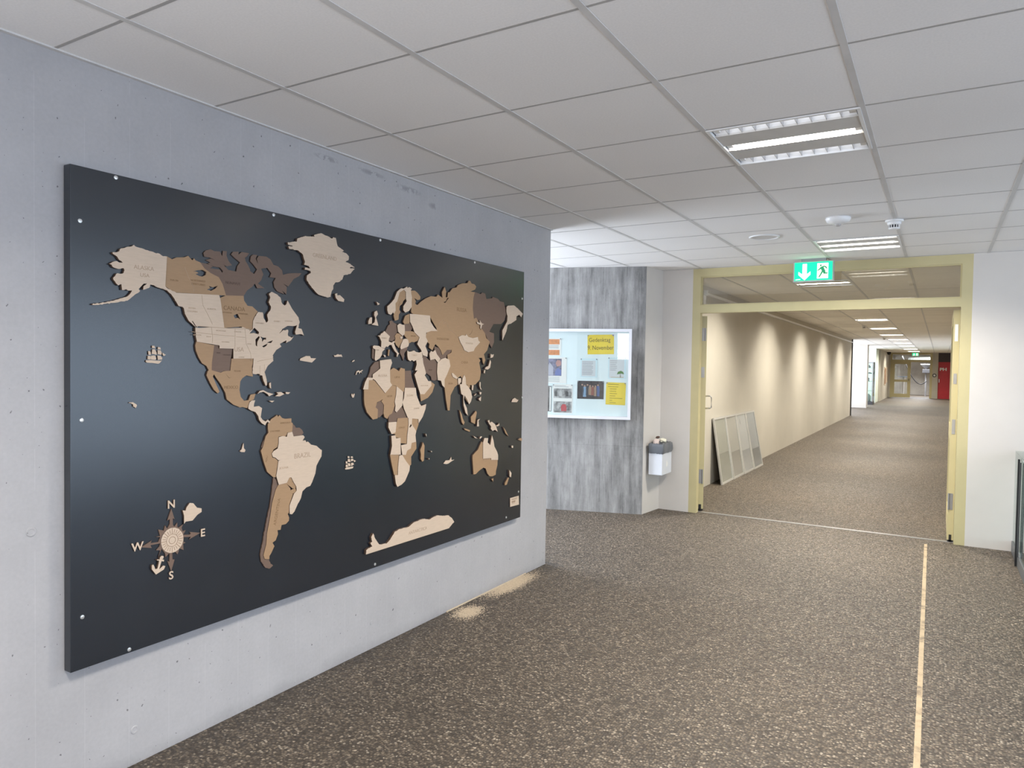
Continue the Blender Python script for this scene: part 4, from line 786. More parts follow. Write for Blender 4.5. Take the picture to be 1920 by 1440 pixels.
BX0, BX1 = -2.63, -2.585
BOARD = thing('world_map_board', (BX1, 2.893, 0.462), 'large dark board with a layered wooden world map screwed to the concrete wall', 'wall map')
m, nt, b = _new('dark blue black lacquer'); co = objco(nt)
nt.links.new(ramp(nt, noise(nt, co, 5, 4), [(0.3, (0.0062, 0.0095, 0.0150)), (0.7, (0.0085, 0.0125, 0.0190))]), b.inputs['Base Color'])
b.inputs['Roughness'].default_value = 0.25; b.inputs['Specular IOR Level'].default_value = 0.95
bump(nt, b, noise(nt, co, 300, 2), 0.08, 0.001)
part('panel', bevel(box(BX0+0.004, BX1, 1.330, 4.455, 0.462, 2.236), 0.003, 2), m, BOARD)
W_P = wood('pale birch ply', (0.57, 0.445, 0.335)); W_B = wood('mid brown ply', (0.345, 0.215, 0.115)); W_D = wood('dark walnut ply', (0.155, 0.098, 0.070))
W_E = wood('burnt laser edge', (0.075, 0.040, 0.022)); W_I = plain('burnt engraving', (0.24, 0.15, 0.09), 0.8); W_IP = plain('light engraving', (0.40, 0.29, 0.20), 0.8); W_IB = plain('brown engraving', (0.22, 0.13, 0.06), 0.8); W_ID = plain('dark engraving', (0.085, 0.05, 0.035), 0.8)
WOODS = {'p': (W_P, 0.0110, 'pale'), 'b': (W_B, 0.0080, 'mid brown'), 'd': (W_D, 0.0050, 'dark brown')}
TO_BOARD = Matrix(((0, 0, 1, BX1), (1, 0, 0, 0), (0, 1, 0, 0), (0, 0, 0, 1)))       # (along, up, out) -> world
def rings_of(strs): return [[tuple(float(v)/1000 for v in p.split(',')) for p in s.split()] for s in strs]
def jagged(ring, amp, longest):
    # a coast cut with small teeth; long straight cuts stay straight
    rng = random.Random(len(ring)); out = []
    for i, p in enumerate(ring):
        q = ring[(i+1) % len(ring)]; L = math.dist(p, q); out.append(p)
        if 0.008 < L < longest:
            n = max(2, int(L/0.006))
            for k in range(1, n):
                s_ = k/n; d = rng.uniform(-amp, amp)
                out.append((p[0]+(q[0]-p[0])*s_-(q[1]-p[1])/L*d, p[1]+(q[1]-p[1])*s_+(q[0]-p[0])/L*d))
    return out
COASTS = {'Greenland': 0.10, 'Antarctica': 0.12, 'Alaska': 0.075, 'Kamchatka': 0.06, 'Chile': 0.08, 'eastern Canada and the northern states': 0.03}
def area2(r): return abs(sum(r[i-1][0]*r[i][1]-r[i][0]*r[i-1][1] for i in range(len(r))))/2
def plate(name, rings, woods, depth, z0, label, parent):
    bm = poly(rings, depth)
    for f in bm.faces:
        f.material_index = 0 if abs(f.normal.z) > 0.5 else 1
    xf(bm, Matrix.Translation(Vector((0, 0, 0)))); bmesh.ops.translate(bm, verts=bm.verts[:], vec=(0, 0, z0)); xf(bm, TO_BOARD)
    return part(name, bm, woods, parent, label=label)
PIECES = {}
for i, (c, desc, strs) in enumerate(LAND):
    rg = rings_of(strs); mt, dep, cn = WOODS[c]
    if desc in COASTS: rg[0] = jagged(rg[0], 0.0016, COASTS[desc])
    big = area2(rg[0]) > 0.0035  # split by size only: small countries and islands share one name
    PIECES[desc] = plate('land_piece' if big else 'small_land_piece', rg, [mt, W_E], dep+i*2.5e-5, 0.0, '%s wooden piece shaped like %s' % (cn, desc), BOARD)
ORN_N = {'sailing ship': 'ship_piece', 'small sailing ship': 'ship_piece', 'motor ship': 'ship_piece', 'sailing boat': 'boat_piece', 'aeroplane': 'aeroplane_piece', 'name plate': 'name_plate'}
for c, desc, strs in ORNAMENTS:
    rg = rings_of(strs)
    z0 = 0.0115 if desc == 'aeroplane' else 0.0
    o = plate(ORN_N.get(desc, 'animal_piece'), rg, [W_P, W_E], 0.005, z0, 'small pale wooden %s' % desc, BOARD)
    if desc == 'name plate':
        pa0, pa1 = min(p[0] for p in rg[0]), max(p[0] for p in rg[0]); pb0, pb1 = min(p[1] for p in rg[0]), max(p[1] for p in rg[0])
        for f0, f1, g0, g1 in ((0.15, 0.80, 0.80, 0.84), (0.22, 0.72, 0.70, 0.74), (0.18, 0.58, 0.46, 0.58), (0.20, 0.55, 0.34, 0.38)):
            part('engraved_text', box(BX1+0.005, BX1+0.0054, pa0+(pa1-pa0)*f0, pa0+(pa1-pa0)*f1, pb0+(pb1-pb0)*g0, pb0+(pb1-pb0)*g1), W_I, o)
for k, (c, desc, strs) in enumerate(ROSE):
    o = plate('compass_'+desc.replace(' ', '_').replace('-', '_'), rings_of(strs), [W_D if desc == 'ray star' else W_P, W_E], 0.004 if k == 0 else 0.004+0.002*k, 0.0, 'compass rose %s' % desc, BOARD)
    if desc == 'dial':
        rg = rings_of(strs)[0]
        ca = sum(p[0] for p in rg)/len(rg); cb = sum(p[1] for p in rg)/len(rg); R0 = max(p[1] for p in rg)-cb
        ring = bmesh.new()
        for an0 in range(24):
            t0 = math.radians(15*an0); r0, r1 = (0.58, 0.86) if an0 % 3 else (0.52, 0.97)
            p, q = (ca+R0*r0*math.cos(t0), cb+R0*r0*math.sin(t0)), (ca+R0*r1*math.cos(t0), cb+R0*r1*math.sin(t0))
            tube(ring, [(p[0], p[1], 0.0062), (q[0], q[1], 0.0062)], 0.0009, 4)
        for rr in (0.50, 0.28):
            tube(ring, [(ca+R0*rr*math.cos(math.radians(a)), cb+R0*rr*math.sin(math.radians(a)), 0.0062) for a in range(0, 361, 20)], 0.0009, 4, False)
        part('dial_engraving', xf(ring, TO_BOARD), W_I, o)
for s, a, b_ in ROSE_LETTERS:
    bm = textbm(s, 0.044, 0.005, offset=0.001)
    for f in bm.faces: f.material_index = 0 if abs(f.normal.z) > 0.5 else 1
    xf(bm, TO_BOARD @ Matrix.Translation(Vector((a/1000, b_/1000, 0.0))))
    part('compass_letter', bm, [W_P, W_E], BOARD)
M_SCREW = plain('bright screw', (0.75, 0.75, 0.74), 0.3, 0.8)
for a, b_ in SCREWS:
    s = lathe(bmesh.new(), (0, 0, 0), [(0.0075, 0.0), (0.0070, 0.0022), (0.003, 0.003)], 14)
    xf(s, TO_BOARD @ Matrix.Translation(Vector((a/1000, b_/1000, 0.0))))
    part('screw', s, M_SCREW, BOARD)
WORDS = [('ALASKA', 'Alaska', 1590, 1909, 26, 0), ('USA', 'Alaska', 1593, 1882, 24, 0), ('GREENLAND', 'Greenland', 2506, 2075, 32, 0), ('CANADA', 'central Canada', 1993, 1787, 30, 0),
 ('USA', 'eastern Canada and the northern states', 2015, 1614, 32, 0), ('BRAZIL', 'Brazil', 2374, 1123, 38, 0), ('BOLIVIA', 'Bolivia', 2263, 1077, 17, 0), ('ARGENTINA', 'Argentina', 2228, 880, 26, 78), ('MEXICO', 'Mexico', 1979, 1453, 22, 0),
 ('ANTARCTICA', 'Antarctica', 3250, 597, 32, 0), ('KAZAKHSTAN', 'Siberia and Kazakhstan', 3475, 1716, 22, 0), ('MONGOLIA', 'Mongolia', 3752, 1699, 18, 0), ('CHINA', 'China and Korea', 3707, 1577, 28, 0), ('INDIA', 'India', 3559, 1446, 20, 0),
 ('RUSSIA', 'Siberia and Kazakhstan', 3667, 1905, 40, 0), ('ALGERIA', 'Algeria', 2932, 1498, 22, 0), ('LIBYA', 'Libya', 3056, 1488, 20, 0), ('NIGER', 'Niger and Nigeria', 2993, 1385, 18, 0), ('SAUDI ARABIA', 'Saudi Arabia', 3295, 1438, 13, 0),
 ('SUDAN', 'Sudan and Ethiopia', 3164, 1384, 20, 0), ('ETHIOPIA', 'Sudan and Ethiopia', 3225, 1308, 14, 0), ('FRANCE', 'France and Italy', 2943, 1700, 14, 0), ('SPAIN', 'Spain', 2891, 1635, 11, 0), ('TURKEY', 'Turkey', 3201, 1613, 16, 0),
 ('YUKON', 'the northwest of Canada', 1715, 1877, 12, 0), ('NORTHWEST', 'the northwest of Canada', 1820, 1886, 13, 0), ('TERRITORIES', 'the northwest of Canada', 1820, 1872, 13, 0), ('BRITISH', 'the Canadian west coast', 1791, 1774, 11, 0),
 ('COLUMBIA', 'the Canadian west coast', 1793, 1761, 11, 0), ('ALBERTA', 'the Canadian west coast', 1880, 1777, 12, 0), ('MANITOBA', 'central Canada', 2038, 1768, 11, 0), ('SASKATCHEWAN', 'central Canada', 1950, 1768, 9, 0), ('ONTARIO', 'eastern Canada and the northern states', 2122, 1733, 12, 0),
 ('QUEBEC', 'eastern Canada and the northern states', 2219, 1747, 12, 0), ('LABRADOR', 'eastern Canada and the northern states', 2285, 1752, 10, 0), ('MONTANA', 'eastern Canada and the northern states', 1926, 1690, 11, 0), ('IDAHO', 'eastern Canada and the northern states', 1868, 1663, 8, 0),
 ('OREGON', 'eastern Canada and the northern states', 1815, 1668, 10, 0), ('WYOMING', 'eastern Canada and the northern states', 1948, 1644, 9, 0), ('DAKOTA', 'eastern Canada and the northern states', 2008, 1690, 10, 0), ('IOWA', 'eastern Canada and the northern states', 2068, 1640, 9, 0), ('KANSAS', 'eastern Canada and the northern states', 2028, 1582, 9, 0),
 ('PERU', 'the northwest of South America', 2168, 1128, 15, 80), ('VENEZUELA', 'the northwest of South America', 2272, 1284, 13, 0), ('COLOMBIA', 'the northwest of South America', 2213, 1250, 13, 0), ('TEXAS', 'Texas', 2009, 1522, 14, 0), ('UTAH', 'the southwestern states', 1918, 1598, 8, 0), ('COLORADO', 'the southwestern states', 1960, 1590, 8, 0),
 ('NUNAVUT', 'the arctic islands of Canada', 1988, 1894, 18, 0), ('UKRAINE', 'Ukraine', 3192, 1722, 13, 0), ('CONGO', 'the Congo', 3099, 1206, 16, 0), ('SWEDEN', 'Sweden', 3067, 1894, 9, 70), ('IRAN', 'Iran', 3358, 1529, 16, 0), ('AUSTRALIA', 'northern Australia', 3974, 936, 18, 0)]
for s, pc, a, b_, h, ang in WORDS:
    p = PIECES[pc]
    zt = max(v.co.x for v in p.data.vertices)       # top face of the piece, in the board's own frame
    bm = textbm(s, h/1000*0.85, 0.0005)
    xf(bm, TO_BOARD @ Matrix.Translation(Vector((a/1000, b_/1000, zt))) @ Matrix.Rotation(math.radians(ang), 4, 'Z'))
    part('engraved_name', bm, {'pale birch ply': W_IP, 'mid brown ply': W_IB}.get(p.data.materials[0].name, W_ID), p)
LINES = [('the northwest of Canada', 'c', [(1760, 1935), (1775, 1900), (1800, 1860), (1800, 1838)]), ('the Canadian west coast', 'p', [(1835, 1830), (1840, 1790), (1865, 1750), (1885, 1715)]),
 ('eastern Canada and the northern states', 'p', [(1995, 1702), (1995, 1625)]), ('eastern Canada and the northern states', 'p', [(2045, 1702), (2052, 1640), (2075, 1600), (2078, 1565)]), ('eastern Canada and the northern states', 'p', [(1880, 1704), (1886, 1660), (1884, 1638)]),
 ('eastern Canada and the northern states', 'p', [(1790, 1680), (1880, 1674), (1990, 1670)]), ('eastern Canada and the northern states', 'p', [(2000, 1668), (2045, 1668)]), ('eastern Canada and the northern states', 'p', [(1800, 1704), (1900, 1703), (2000, 1702), (2070, 1706)]),
 ('eastern Canada and the northern states', 'p', [(2110, 1565), (2150, 1572), (2200, 1580)]), ('eastern Canada and the northern states', 'p', [(2125, 1545), (2125, 1500)]), ('eastern Canada and the northern states', 'p', [(2150, 1552), (2150, 1500)]),
 ('Siberia and Kazakhstan', 'b', [(3424, 1776), (3432, 1806), (3470, 1832), (3486, 1810), (3508, 1822), (3530, 1780), (3570, 1768), (3620, 1742)])]
for pc, _, pts in LINES:
    p = PIECES[pc]; zt = max(v.co.x for v in p.data.vertices)
    tb = tube(bmesh.new(), [(a/1000, b_/1000, zt-0.0003) for a, b_ in pts], 0.0011, 4)
    part('engraved_line', xf(tb, TO_BOARD), W_IP, p)

# ------------------------------------------------------------------ glazed notice board on the concrete pier
PIERM = Matrix(((PD.x*-1, 0, PN.x, 0), (PD.y*-1, 0, PN.y, 0), (0, 1, 0, 0), (0, 0, 0, 1)))
def pier(u, z, o):          # u metres along the pier from its right-hand edge, o metres out of it
    return P0 + PD*u + PN*o + Vector((0, 0, z))
PIER4 = Matrix(((-PD.x, 0, PN.x, P0.x), (-PD.y, 0, PN.y, P0.y), (0, 1, 0, 0), (0, 0, 0, 1)))   # local (right, up, out)
def pb(u0, u1, z0, z1, o0, o1):   # a box on the pier; u measured leftwards
    return xf(box(-u1, -u0, z0, z1, o0, o1), PIER4)
NU0, NU1, NZ0, NZ1 = 0.135, 1.50, 1.005, 1.962
nb = thing('notice_board', pier((NU0+NU1)/2, NZ0, 0), 'white framed glazed notice board on the concrete pier beside the map wall', 'notice board')
part('backing', pb(NU0+0.005, NU1-0.005, NZ0+0.005, NZ1-0.005, 0.0, 0.012), plain('pale blue felt', (0.72, 0.82, 0.85), 0.9, var=0.02), nb)
fr = bmesh.new(); t_ = 0.030
for a in ((NU0, NU1, NZ0, NZ0+t_), (NU0, NU1, NZ1-t_, NZ1), (NU0, NU0+t_, NZ0+t_, NZ1-t_), (NU1-t_, NU1, NZ0+t_, NZ1-t_)):
    b2 = pb(*a, 0.0, 0.062)
    me = bpy.data.meshes.new('side'); b2.to_mesh(me); b2.free(); fr.from_mesh(me); bpy.data.meshes.remove(me)
part('frame', fr, plain('white lacquered aluminium', (0.74, 0.74, 0.78), 0.35, var=0.02), nb)
part('glass_pane', pb(NU0+t_, NU1-t_, NZ0+t_, NZ1-t_, 0.048, 0.052), M_GLASS, nb)
PINC = [plain('grey pin', (0.25, 0.27, 0.3), 0.3), plain('blue pin', (0.05, 0.09, 0.6), 0.3)]
def sheet(name, u0, u1, z0, z1, mt, label, cat, group=None, off=0.0135, tilt=0.0, pins=((0, 1), (1, 1)), pc=0):
    cu, cz = (u0+u1)/2, (z0+z1)/2
    t = thing(name, pier(cu, z0, off), label, cat, group)
    Rl = Matrix.Translation(Vector((-cu, cz, 0))) @ Matrix.Rotation(tilt, 4, 'Z') @ Matrix.Translation(Vector((cu, -cz, 0)))
    part('paper', xf(box(-u1, -u0, z0, z1, off, off+0.0008), PIER4 @ Rl), mt, t)
    for a, b in pins:
        s = lathe(bmesh.new(), (0, 0, 0), [(0.003, 0), (0.003, 0.006), (0.007, 0.008), (0.006, 0.012)], 10)
        xf(s, PIER4 @ Rl @ Matrix.Translation(Vector((-(u1-(u1-u0)*a)+(0.008 if a == 0 else -0.008), (z1 if b else z0)-(0.008 if b else -0.008), off))))
        part('pin', s, PINC[pc if a else 0], t)
    return t, Rl, off+0.0008
def mark(t, Rl, o, u0, u1, z0, z1, mt, nm='text_line', th=0.0004): return part(nm, xf(box(-u1, -u0, z0, z1, o, o+th), PIER4 @ Rl), mt, t)
def shape(t, Rl, o, pts, mt, nm, th=0.0004): return part(nm, xf(poly([[(-u, z) for u, z in pts]], th), PIER4 @ Rl @ Matrix.Translation(Vector((0, 0, o)))), mt, t)
def scrib(t, Rl, o, s, u, z, h, mt, nm='handwriting', offset=0.0, sx=1.0):
    b = textbm(s, h, 0.0004, offset=offset); xf(b, PIER4 @ Rl @ Matrix.Translation(Vector((-u, z, o))) @ Matrix.Diagonal((sx, 1, 1, 1))); return part(nm, b, mt, t)
# yellow title sheet
t, Rl, o = sheet('title_sheet', 0.323, 0.604, 1.694, 1.902, M_YPAPER, 'yellow title sheet handwritten with 9 November, highest on the notice board', 'paper sheet', tilt=0.02, pc=1)
scrib(t, Rl, o, 'Gedenktag', 0.475, 1.845, 0.062, M_INK, offset=-0.0003, sx=0.85)
scrib(t, Rl, o, '9. November', 0.465, 1.762, 0.066, M_INK, offset=-0.0003, sx=0.78)
# two blue-backed typed sheets
def typed(u0, u1, z0, z1, label, pic=False):
    t, Rl, o = sheet('typed_sheet', u0, u1, z0, z1, M_BPAPER, label, 'paper sheet', 'typed sheets on the notice board')
    du = 0.02
    part('typed_page', xf(box(-u1+0.012, -u0-du, z0+0.012, z1-0.022, o, o+0.0006), PIER4 @ Rl), plain('grey paper', (0.62, 0.65, 0.68), 0.7, var=0.02), t); o += 0.0006
    n = 9
    for k in range(n):
        z = z1-0.034-k*(z1-z0-0.055)/n
        if pic and k > 5: break
        mark(t, Rl, o, u0+du+0.016+(0.06 if pic else 0.01)+0.01*(k % 3 == 2), u1-0.020, z-0.006, z, M_GINK)
    if pic:
        shape(t, Rl, o, [(u0+0.055, z0+0.015), (u0+0.063, z0+0.015), (u0+0.061, z0+0.055), (u0+0.057, z0+0.055)], plain('brown print', (0.16, 0.12, 0.06), 0.7), 'printed_trunk')
        shape(t, Rl, o, [(u0+0.02, z0+0.050), (u0+0.05, z0+0.058), (u0+0.095, z0+0.048), (u0+0.085, z0+0.075), (u0+0.055, z0+0.088), (u0+0.03, z0+0.076)], plain('green print', (0.08, 0.20, 0.05), 0.7), 'printed_tree')
        mark(t, Rl, o, u0+0.025, u1-0.03, z0+0.014, z0+0.020, plain('sand print', (0.5, 0.42, 0.25), 0.7), 'printed_ground')
    return t
typed(0.495, 0.675, 1.445, 1.647, 'pale blue typed sheet below the yellow title sheet')
typed(0.191, 0.380, 1.434, 1.662, 'pale blue typed sheet with a small printed tree, above the yellow list', True)
# group photograph
def photo(u0, u1, z0, z1, label, figs, bgc, frame=0.0, name='photo_print', grey=False, off=0.0135):
    t, Rl, o = sheet(name, u0, u1, z0, z1, plain('photo paper '+str(bgc), bgc, 0.35, var=0.35, scale=22), label, 'photograph', 'photographs on the notice board', off=off)
    rng = random.Random(int(u0*1000)+int(z0*1000))
    n = figs
    for k in range(n):
        cu = u0+(u1-u0)*(0.16+0.70*(k+0.5)/n)+rng.uniform(-0.004, 0.004); w_ = (u1-u0)*0.36/n*1.2
        hb = z0+(z1-z0)*rng.uniform(0.10, 0.22); ht = z0+(z1-z0)*rng.uniform(0.62, 0.74)
        g = rng.uniform(0.03, 0.5)
        c = (g, g, g) if grey else rng.choice([(0.30, 0.12, 0.10), (0.10, 0.14, 0.30), (0.25, 0.38, 0.55), (0.06, 0.06, 0.07), (0.35, 0.25, 0.18), (0.5, 0.5, 0.52)])
        shape(t, Rl, o, [(cu-w_, hb), (cu+w_, hb), (cu+w_*1.1, hb+(ht-hb)*0.6), (cu+w_*0.8, ht), (cu-w_*0.8, ht), (cu-w_*1.1, hb+(ht-hb)*0.6)], plain('print %.2f %.2f %.2f' % c, c, 0.6), 'printed_figure')
        r = w_*0.55
        shape(t, Rl, o, [(cu+r*math.cos(q*0.785), ht+r*0.9+r*math.sin(q*0.785)) for q in range(8)], plain('print skin' + ('g' if grey else ''), (0.42, 0.40, 0.39) if grey else (0.42, 0.27, 0.20), 0.6), 'printed_head')
    return t
photo(0.422, 0.705, 1.214, 1.407, 'dark group photograph with clipped corners, left of the yellow list', 7, (0.060, 0.052, 0.055))
t, Rl, o = sheet('list_sheet', 0.191, 0.398, 1.158, 1.396, M_YPAPER, 'yellow sheet with a column of printed lines, lowest on the notice board', 'paper sheet', tilt=-0.02)
for k, wd in enumerate((0.75, 0.72, 0.42, 0.40, 0.46, 0.36, 0.82, 0.16, 0.40)):
    z = 1.377-k*0.0245; mark(t, Rl, o, 0.385-0.03*(k > 1)-0.16*wd, 0.380-0.022*(k > 1), z-0.0045, z, plain('olive print', (0.20, 0.16, 0.02), 0.7))
# orange and white poster, photo sheets at the board's left
t, Rl, o = sheet('poster_sheet', 0.888, 1.10, 1.672, 1.862, M_PAPER, 'white poster with two orange bands, partly hidden by the map wall corner', 'poster')
MO = plain('orange print', (0.62, 0.24, 0.09), 0.6, var=0.2, scale=40)
mark(t, Rl, o, 0.905, 1.09, 1.795, 1.850, MO, 'orange_band'); mark(t, Rl, o, 0.905, 1.09, 1.68, 1.735, MO, 'orange_band')
for k in range(3): mark(t, Rl, o, 0.915, 1.085, 1.752+k*0.014, 1.758+k*0.014, M_GINK)
t, Rl, o = sheet('report_sheet', 0.825, 1.08, 1.375, 1.655, M_PAPER, 'white sheet with a colour photograph above typed lines, below the orange poster', 'paper sheet')
ph = mark(t, Rl, o, 0.880, 1.07, 1.455, 1.640, plain('photo blue mix', (0.16, 0.16, 0.24), 0.4, var=0.7, scale=24), 'printed_photo')
shape(t, Rl, o+0.0004, [(0.884, 1.46), (0.95, 1.46), (0.95, 1.50), (0.92, 1.545), (0.884, 1.52)], plain('print blue', (0.14, 0.18, 0.42), 0.6), 'printed_figure')
shape(t, Rl, o+0.0004, [(0.89, 1.565), (0.93, 1.555), (0.945, 1.59), (0.93, 1.625), (0.90, 1.625), (0.885, 1.60)], plain('print rose', (0.45, 0.24, 0.22), 0.6), 'printed_head')
shape(t, Rl, o+0.0004, [(0.97, 1.46), (1.04, 1.46), (1.04, 1.53), (1.01, 1.60), (0.97, 1.55)], plain('print pale', (0.42, 0.42, 0.50), 0.6), 'printed_figure')
for k in range(4): mark(t, Rl, o, 0.90, 1.07, 1.392+k*0.015, 1.397+k*0.015, M_GINK)
t, Rl, o = sheet('photo_sheet', 0.756, 0.972, 1.052, 1.365, M_PAPER, 'white sheet with two grey photographs, one showing a red coat', 'paper sheet', 'photo sheets on the notice board')
GM = plain('grey photo', (0.30, 0.30, 0.30), 0.4, var=0.85, scale=20)
mark(t, Rl, o, 0.764, 0.960, 1.215, 1.320, GM, 'printed_photo'); mark(t, Rl, o, 0.764, 0.960, 1.060, 1.180, GM, 'printed_photo')
shape(t, Rl, o+0.0004, [(0.82, 1.075), (0.875, 1.075), (0.88, 1.12), (0.865, 1.15), (0.83, 1.15), (0.818, 1.12)], plain('print red', (0.45, 0.06, 0.07), 0.6), 'printed_figure')
shape(t, Rl, o+0.0004, [(0.835, 1.15), (0.86, 1.15), (0.865, 1.165), (0.85, 1.178), (0.832, 1.168)], plain('print skin'), 'printed_head') if False else None
for q, (a, b_) in enumerate(((0.80, 1.235), (0.87, 1.24), (0.92, 1.235))):
    shape(t, Rl, o+0.0004, [(a, b_), (a+0.03, b_), (a+0.034, b_+0.04), (a+0.015, b_+0.06), (a, b_+0.04)], plain('print g%d' % q, ((0.05, 0.05, 0.05), (0.5, 0.5, 0.5), (0.1, 0.1, 0.1))[q], 0.6), 'printed_figure')
for k in range(2): mark(t, Rl, o, 0.80+0.03*k, 0.95, 1.335+k*0.012, 1.340+k*0.012, M_GINK)
t, Rl, o = sheet('photo_sheet', 0.985, 1.20, 1.068, 1.345, plain('dark photo', (0.16, 0.15, 0.15), 0.4, var=0.5, scale=16), 'dark grey photograph, lowest sheet at the edge of the map wall', 'photograph', 'photo sheets on the notice board')
mark(t, Rl, o, 0.99, 1.005, 1.075, 1.335, M_PAPER, 'white_border')

# ------------------------------------------------------------------ waste bin in the nook
BXa, BXb, BYa, BYb, BZa, BZb = -2.632, -2.485, 7.24, 7.545, 0.425, 0.735
bin_ = thing('waste_bin', (-2.575, 7.39, BZa), 'white metal waste bin with a grey liner, mounted in the white nook by the door', 'waste bin')
bm = bmesh.new(); w_ = 0.004
for a in ((BXa, BXa+w_, BYa, BYb), (BXb-w_, BXb, BYa, BYb), (BXa+w_, BXb-w_, BYa, BYa+w_), (BXa+w_, BXb-w_, BYb-w_, BYb)): bx(bm, *a, BZa, BZb)
bx(bm, BXa+w_, BXb-w_, BYa+w_, BYb-w_, BZa, BZa+w_)
part('body', bm, plain('white powder coat', (0.66, 0.68, 0.72), 0.4, var=0.02), bin_)
def loop(bmx, z, g, wob, seed):
    rng = random.Random(seed); vs = []
    N = 10
    def side(p, q):
        for k in range(N):
            s = k/N; vs.append(bmx.verts.new((p[0]+(q[0]-p[0])*s+rng.uniform(-wob, wob), p[1]+(q[1]-p[1])*s+rng.uniform(-wob, wob), z+rng.uniform(-wob, wob)*1.6)))
    c = [(BXa-g*0.2, BYa-g), (BXb+g, BYa-g), (BXb+g, BYb+g*0.3), (BXa-g*0.2, BYb+g*0.3)]
    for k in range(4): side(c[k], c[(k+1) % 4])
    return vs
bm = bmesh.new()
rings = [loop(bm, 0.652, 0.007, 0.002, 1), loop(bm, 0.685, 0.012, 0.004, 2), loop(bm, 0.72, 0.010, 0.004, 3), loop(bm, 0.752, 0.006, 0.004, 4), loop(bm, 0.758, -0.008, 0.003, 5), loop(bm, 0.70, -0.018, 0.003, 6)]
for A_, B_ in zip(rings, rings[1:]):
    for k in range(len(A_)): bm.faces.new((A_[k], A_[(k+1) % len(A_)], B_[(k+1) % len(B_)], B_[k]))
bm.faces.new(rings[-1])
bmesh.ops.recalc_face_normals(bm, faces=bm.faces[:])
part('bin_liner', bm, plain('grey plastic film', (0.12, 0.13, 0.145), 0.35), bin_, True, 'grey plastic liner folded over the rim')
mk = poly([[(7.37, 0.505), (7.40, 0.498), (7.43, 0.515), (7.425, 0.54), (7.405, 0.55), (7.40, 0.575), (7.385, 0.555), (7.37, 0.53)]], 0.0006)
xf(mk, Matrix(((0, 0, 1, BXb), (1, 0, 0, 0), (0, 1, 0, 0), (0, 0, 0, 1))))
part('white_mark', mk, M_PAPER, bin_)
def crumple(c, r, mt, label, name, seed, cat='rubbish', sq=(1, 1, 1)):
    b = bmesh.new(); bmesh.ops.create_icosphere(b, subdivisions=2, radius=r)
    rng = random.Random(seed)
    for v in b.verts: v.co = Vector((v.co.x*sq[0], v.co.y*sq[1], v.co.z*sq[2]))*rng.uniform(0.75, 1.25) + Vector(c)
    return single(name, b, mt, label, cat)
crumple((-2.585, 7.33, 0.765), 0.036, plain('pink white tissue', (0.75, 0.62, 0.56), 0.8), 'crumpled pinkish tissue on top of the waste bin', 'crumpled_tissue', 11, sq=(1, 1.2, 0.9))
crumple((-2.55, 7.45, 0.772), 0.042, plain('cream napkin', (0.80, 0.77, 0.62), 0.8), 'crumpled cream napkin at the back of the waste bin', 'crumpled_napkin', 12, sq=(0.9, 1.3, 0.6))
crumple((-2.58, 7.36, 0.812), 0.024, plain('brown peel', (0.07, 0.035, 0.025), 0.5), 'dark brown fruit peel on top of the waste bin', 'fruit_peel', 13, sq=(0.8, 1.5, 0.6))

# ------------------------------------------------------------------ four glazed frames leaning on the corridor wall
M_ALU = plain('silver aluminium', (0.56, 0.55, 0.52), 0.4, 0.3, var=0.05, scale=20)
FW, FH = 0.60, 0.90
LFR = ['nearest of four silver frames leaning on the corridor wall, its backing plain grey', 'second of four leaning silver frames counted from the doorway', 'third of four leaning silver frames, with a small dark tear in its backing', 'farthest of four leaning silver frames, its glass catching the light']
for k in range(4):
    y0 = 9.60+k*0.605
    xb, xt = -2.455+0.010*k, -2.612+0.0*k
    lean = math.asin(min(0.9, (xb-xt-0.02)/FH))
    t = thing('picture_frame', (xb, y0+FW/2, 0), LFR[k], 'picture frame', 'frames leaning in the corridor')
    # local (along +y, up, out +x)
    M4 = Matrix.Translation(Vector((xb, y0, 0.002))) @ Matrix.Rotation(-lean, 4, 'Y') @ Matrix(((0, 0, 1, 0), (1, 0, 0, 0), (0, 1, 0, 0), (0, 0, 0, 1)))
    f = bmesh.new(); r = 0.026
    for a in ((0, FW, 0, r), (0, FW, FH-r, FH), (0, r, r, FH-r), (FW-r, FW, r, FH-r)): bx(f, *a, -0.018, 0.004)
    part('frame', xf(f, M4), M_ALU, t)
    part('backing', xf(box(r, FW-r, r, FH-r, -0.014, -0.010), M4), plain('frame backing %d' % k, ((0.44, 0.43, 0.39), (0.50, 0.47, 0.45), (0.58, 0.58, 0.62), (0.30, 0.31, 0.34))[k], 0.6, var=0.08, scale=3), t)
    part('glass_pane', xf(box(r, FW-r, r, FH-r, -0.004, -0.002), M4), glass('frame glass', (0.95, 0.96, 0.95), boost=1.0), t)
    if k == 2: part('tear', xf(poly([[(0.20, 0.74), (0.225, 0.73), (0.23, 0.80), (0.21, 0.81)]], 0.0006), M4 @ Matrix.Translation(Vector((0, 0, -0.0098)))), M_DARK, t)

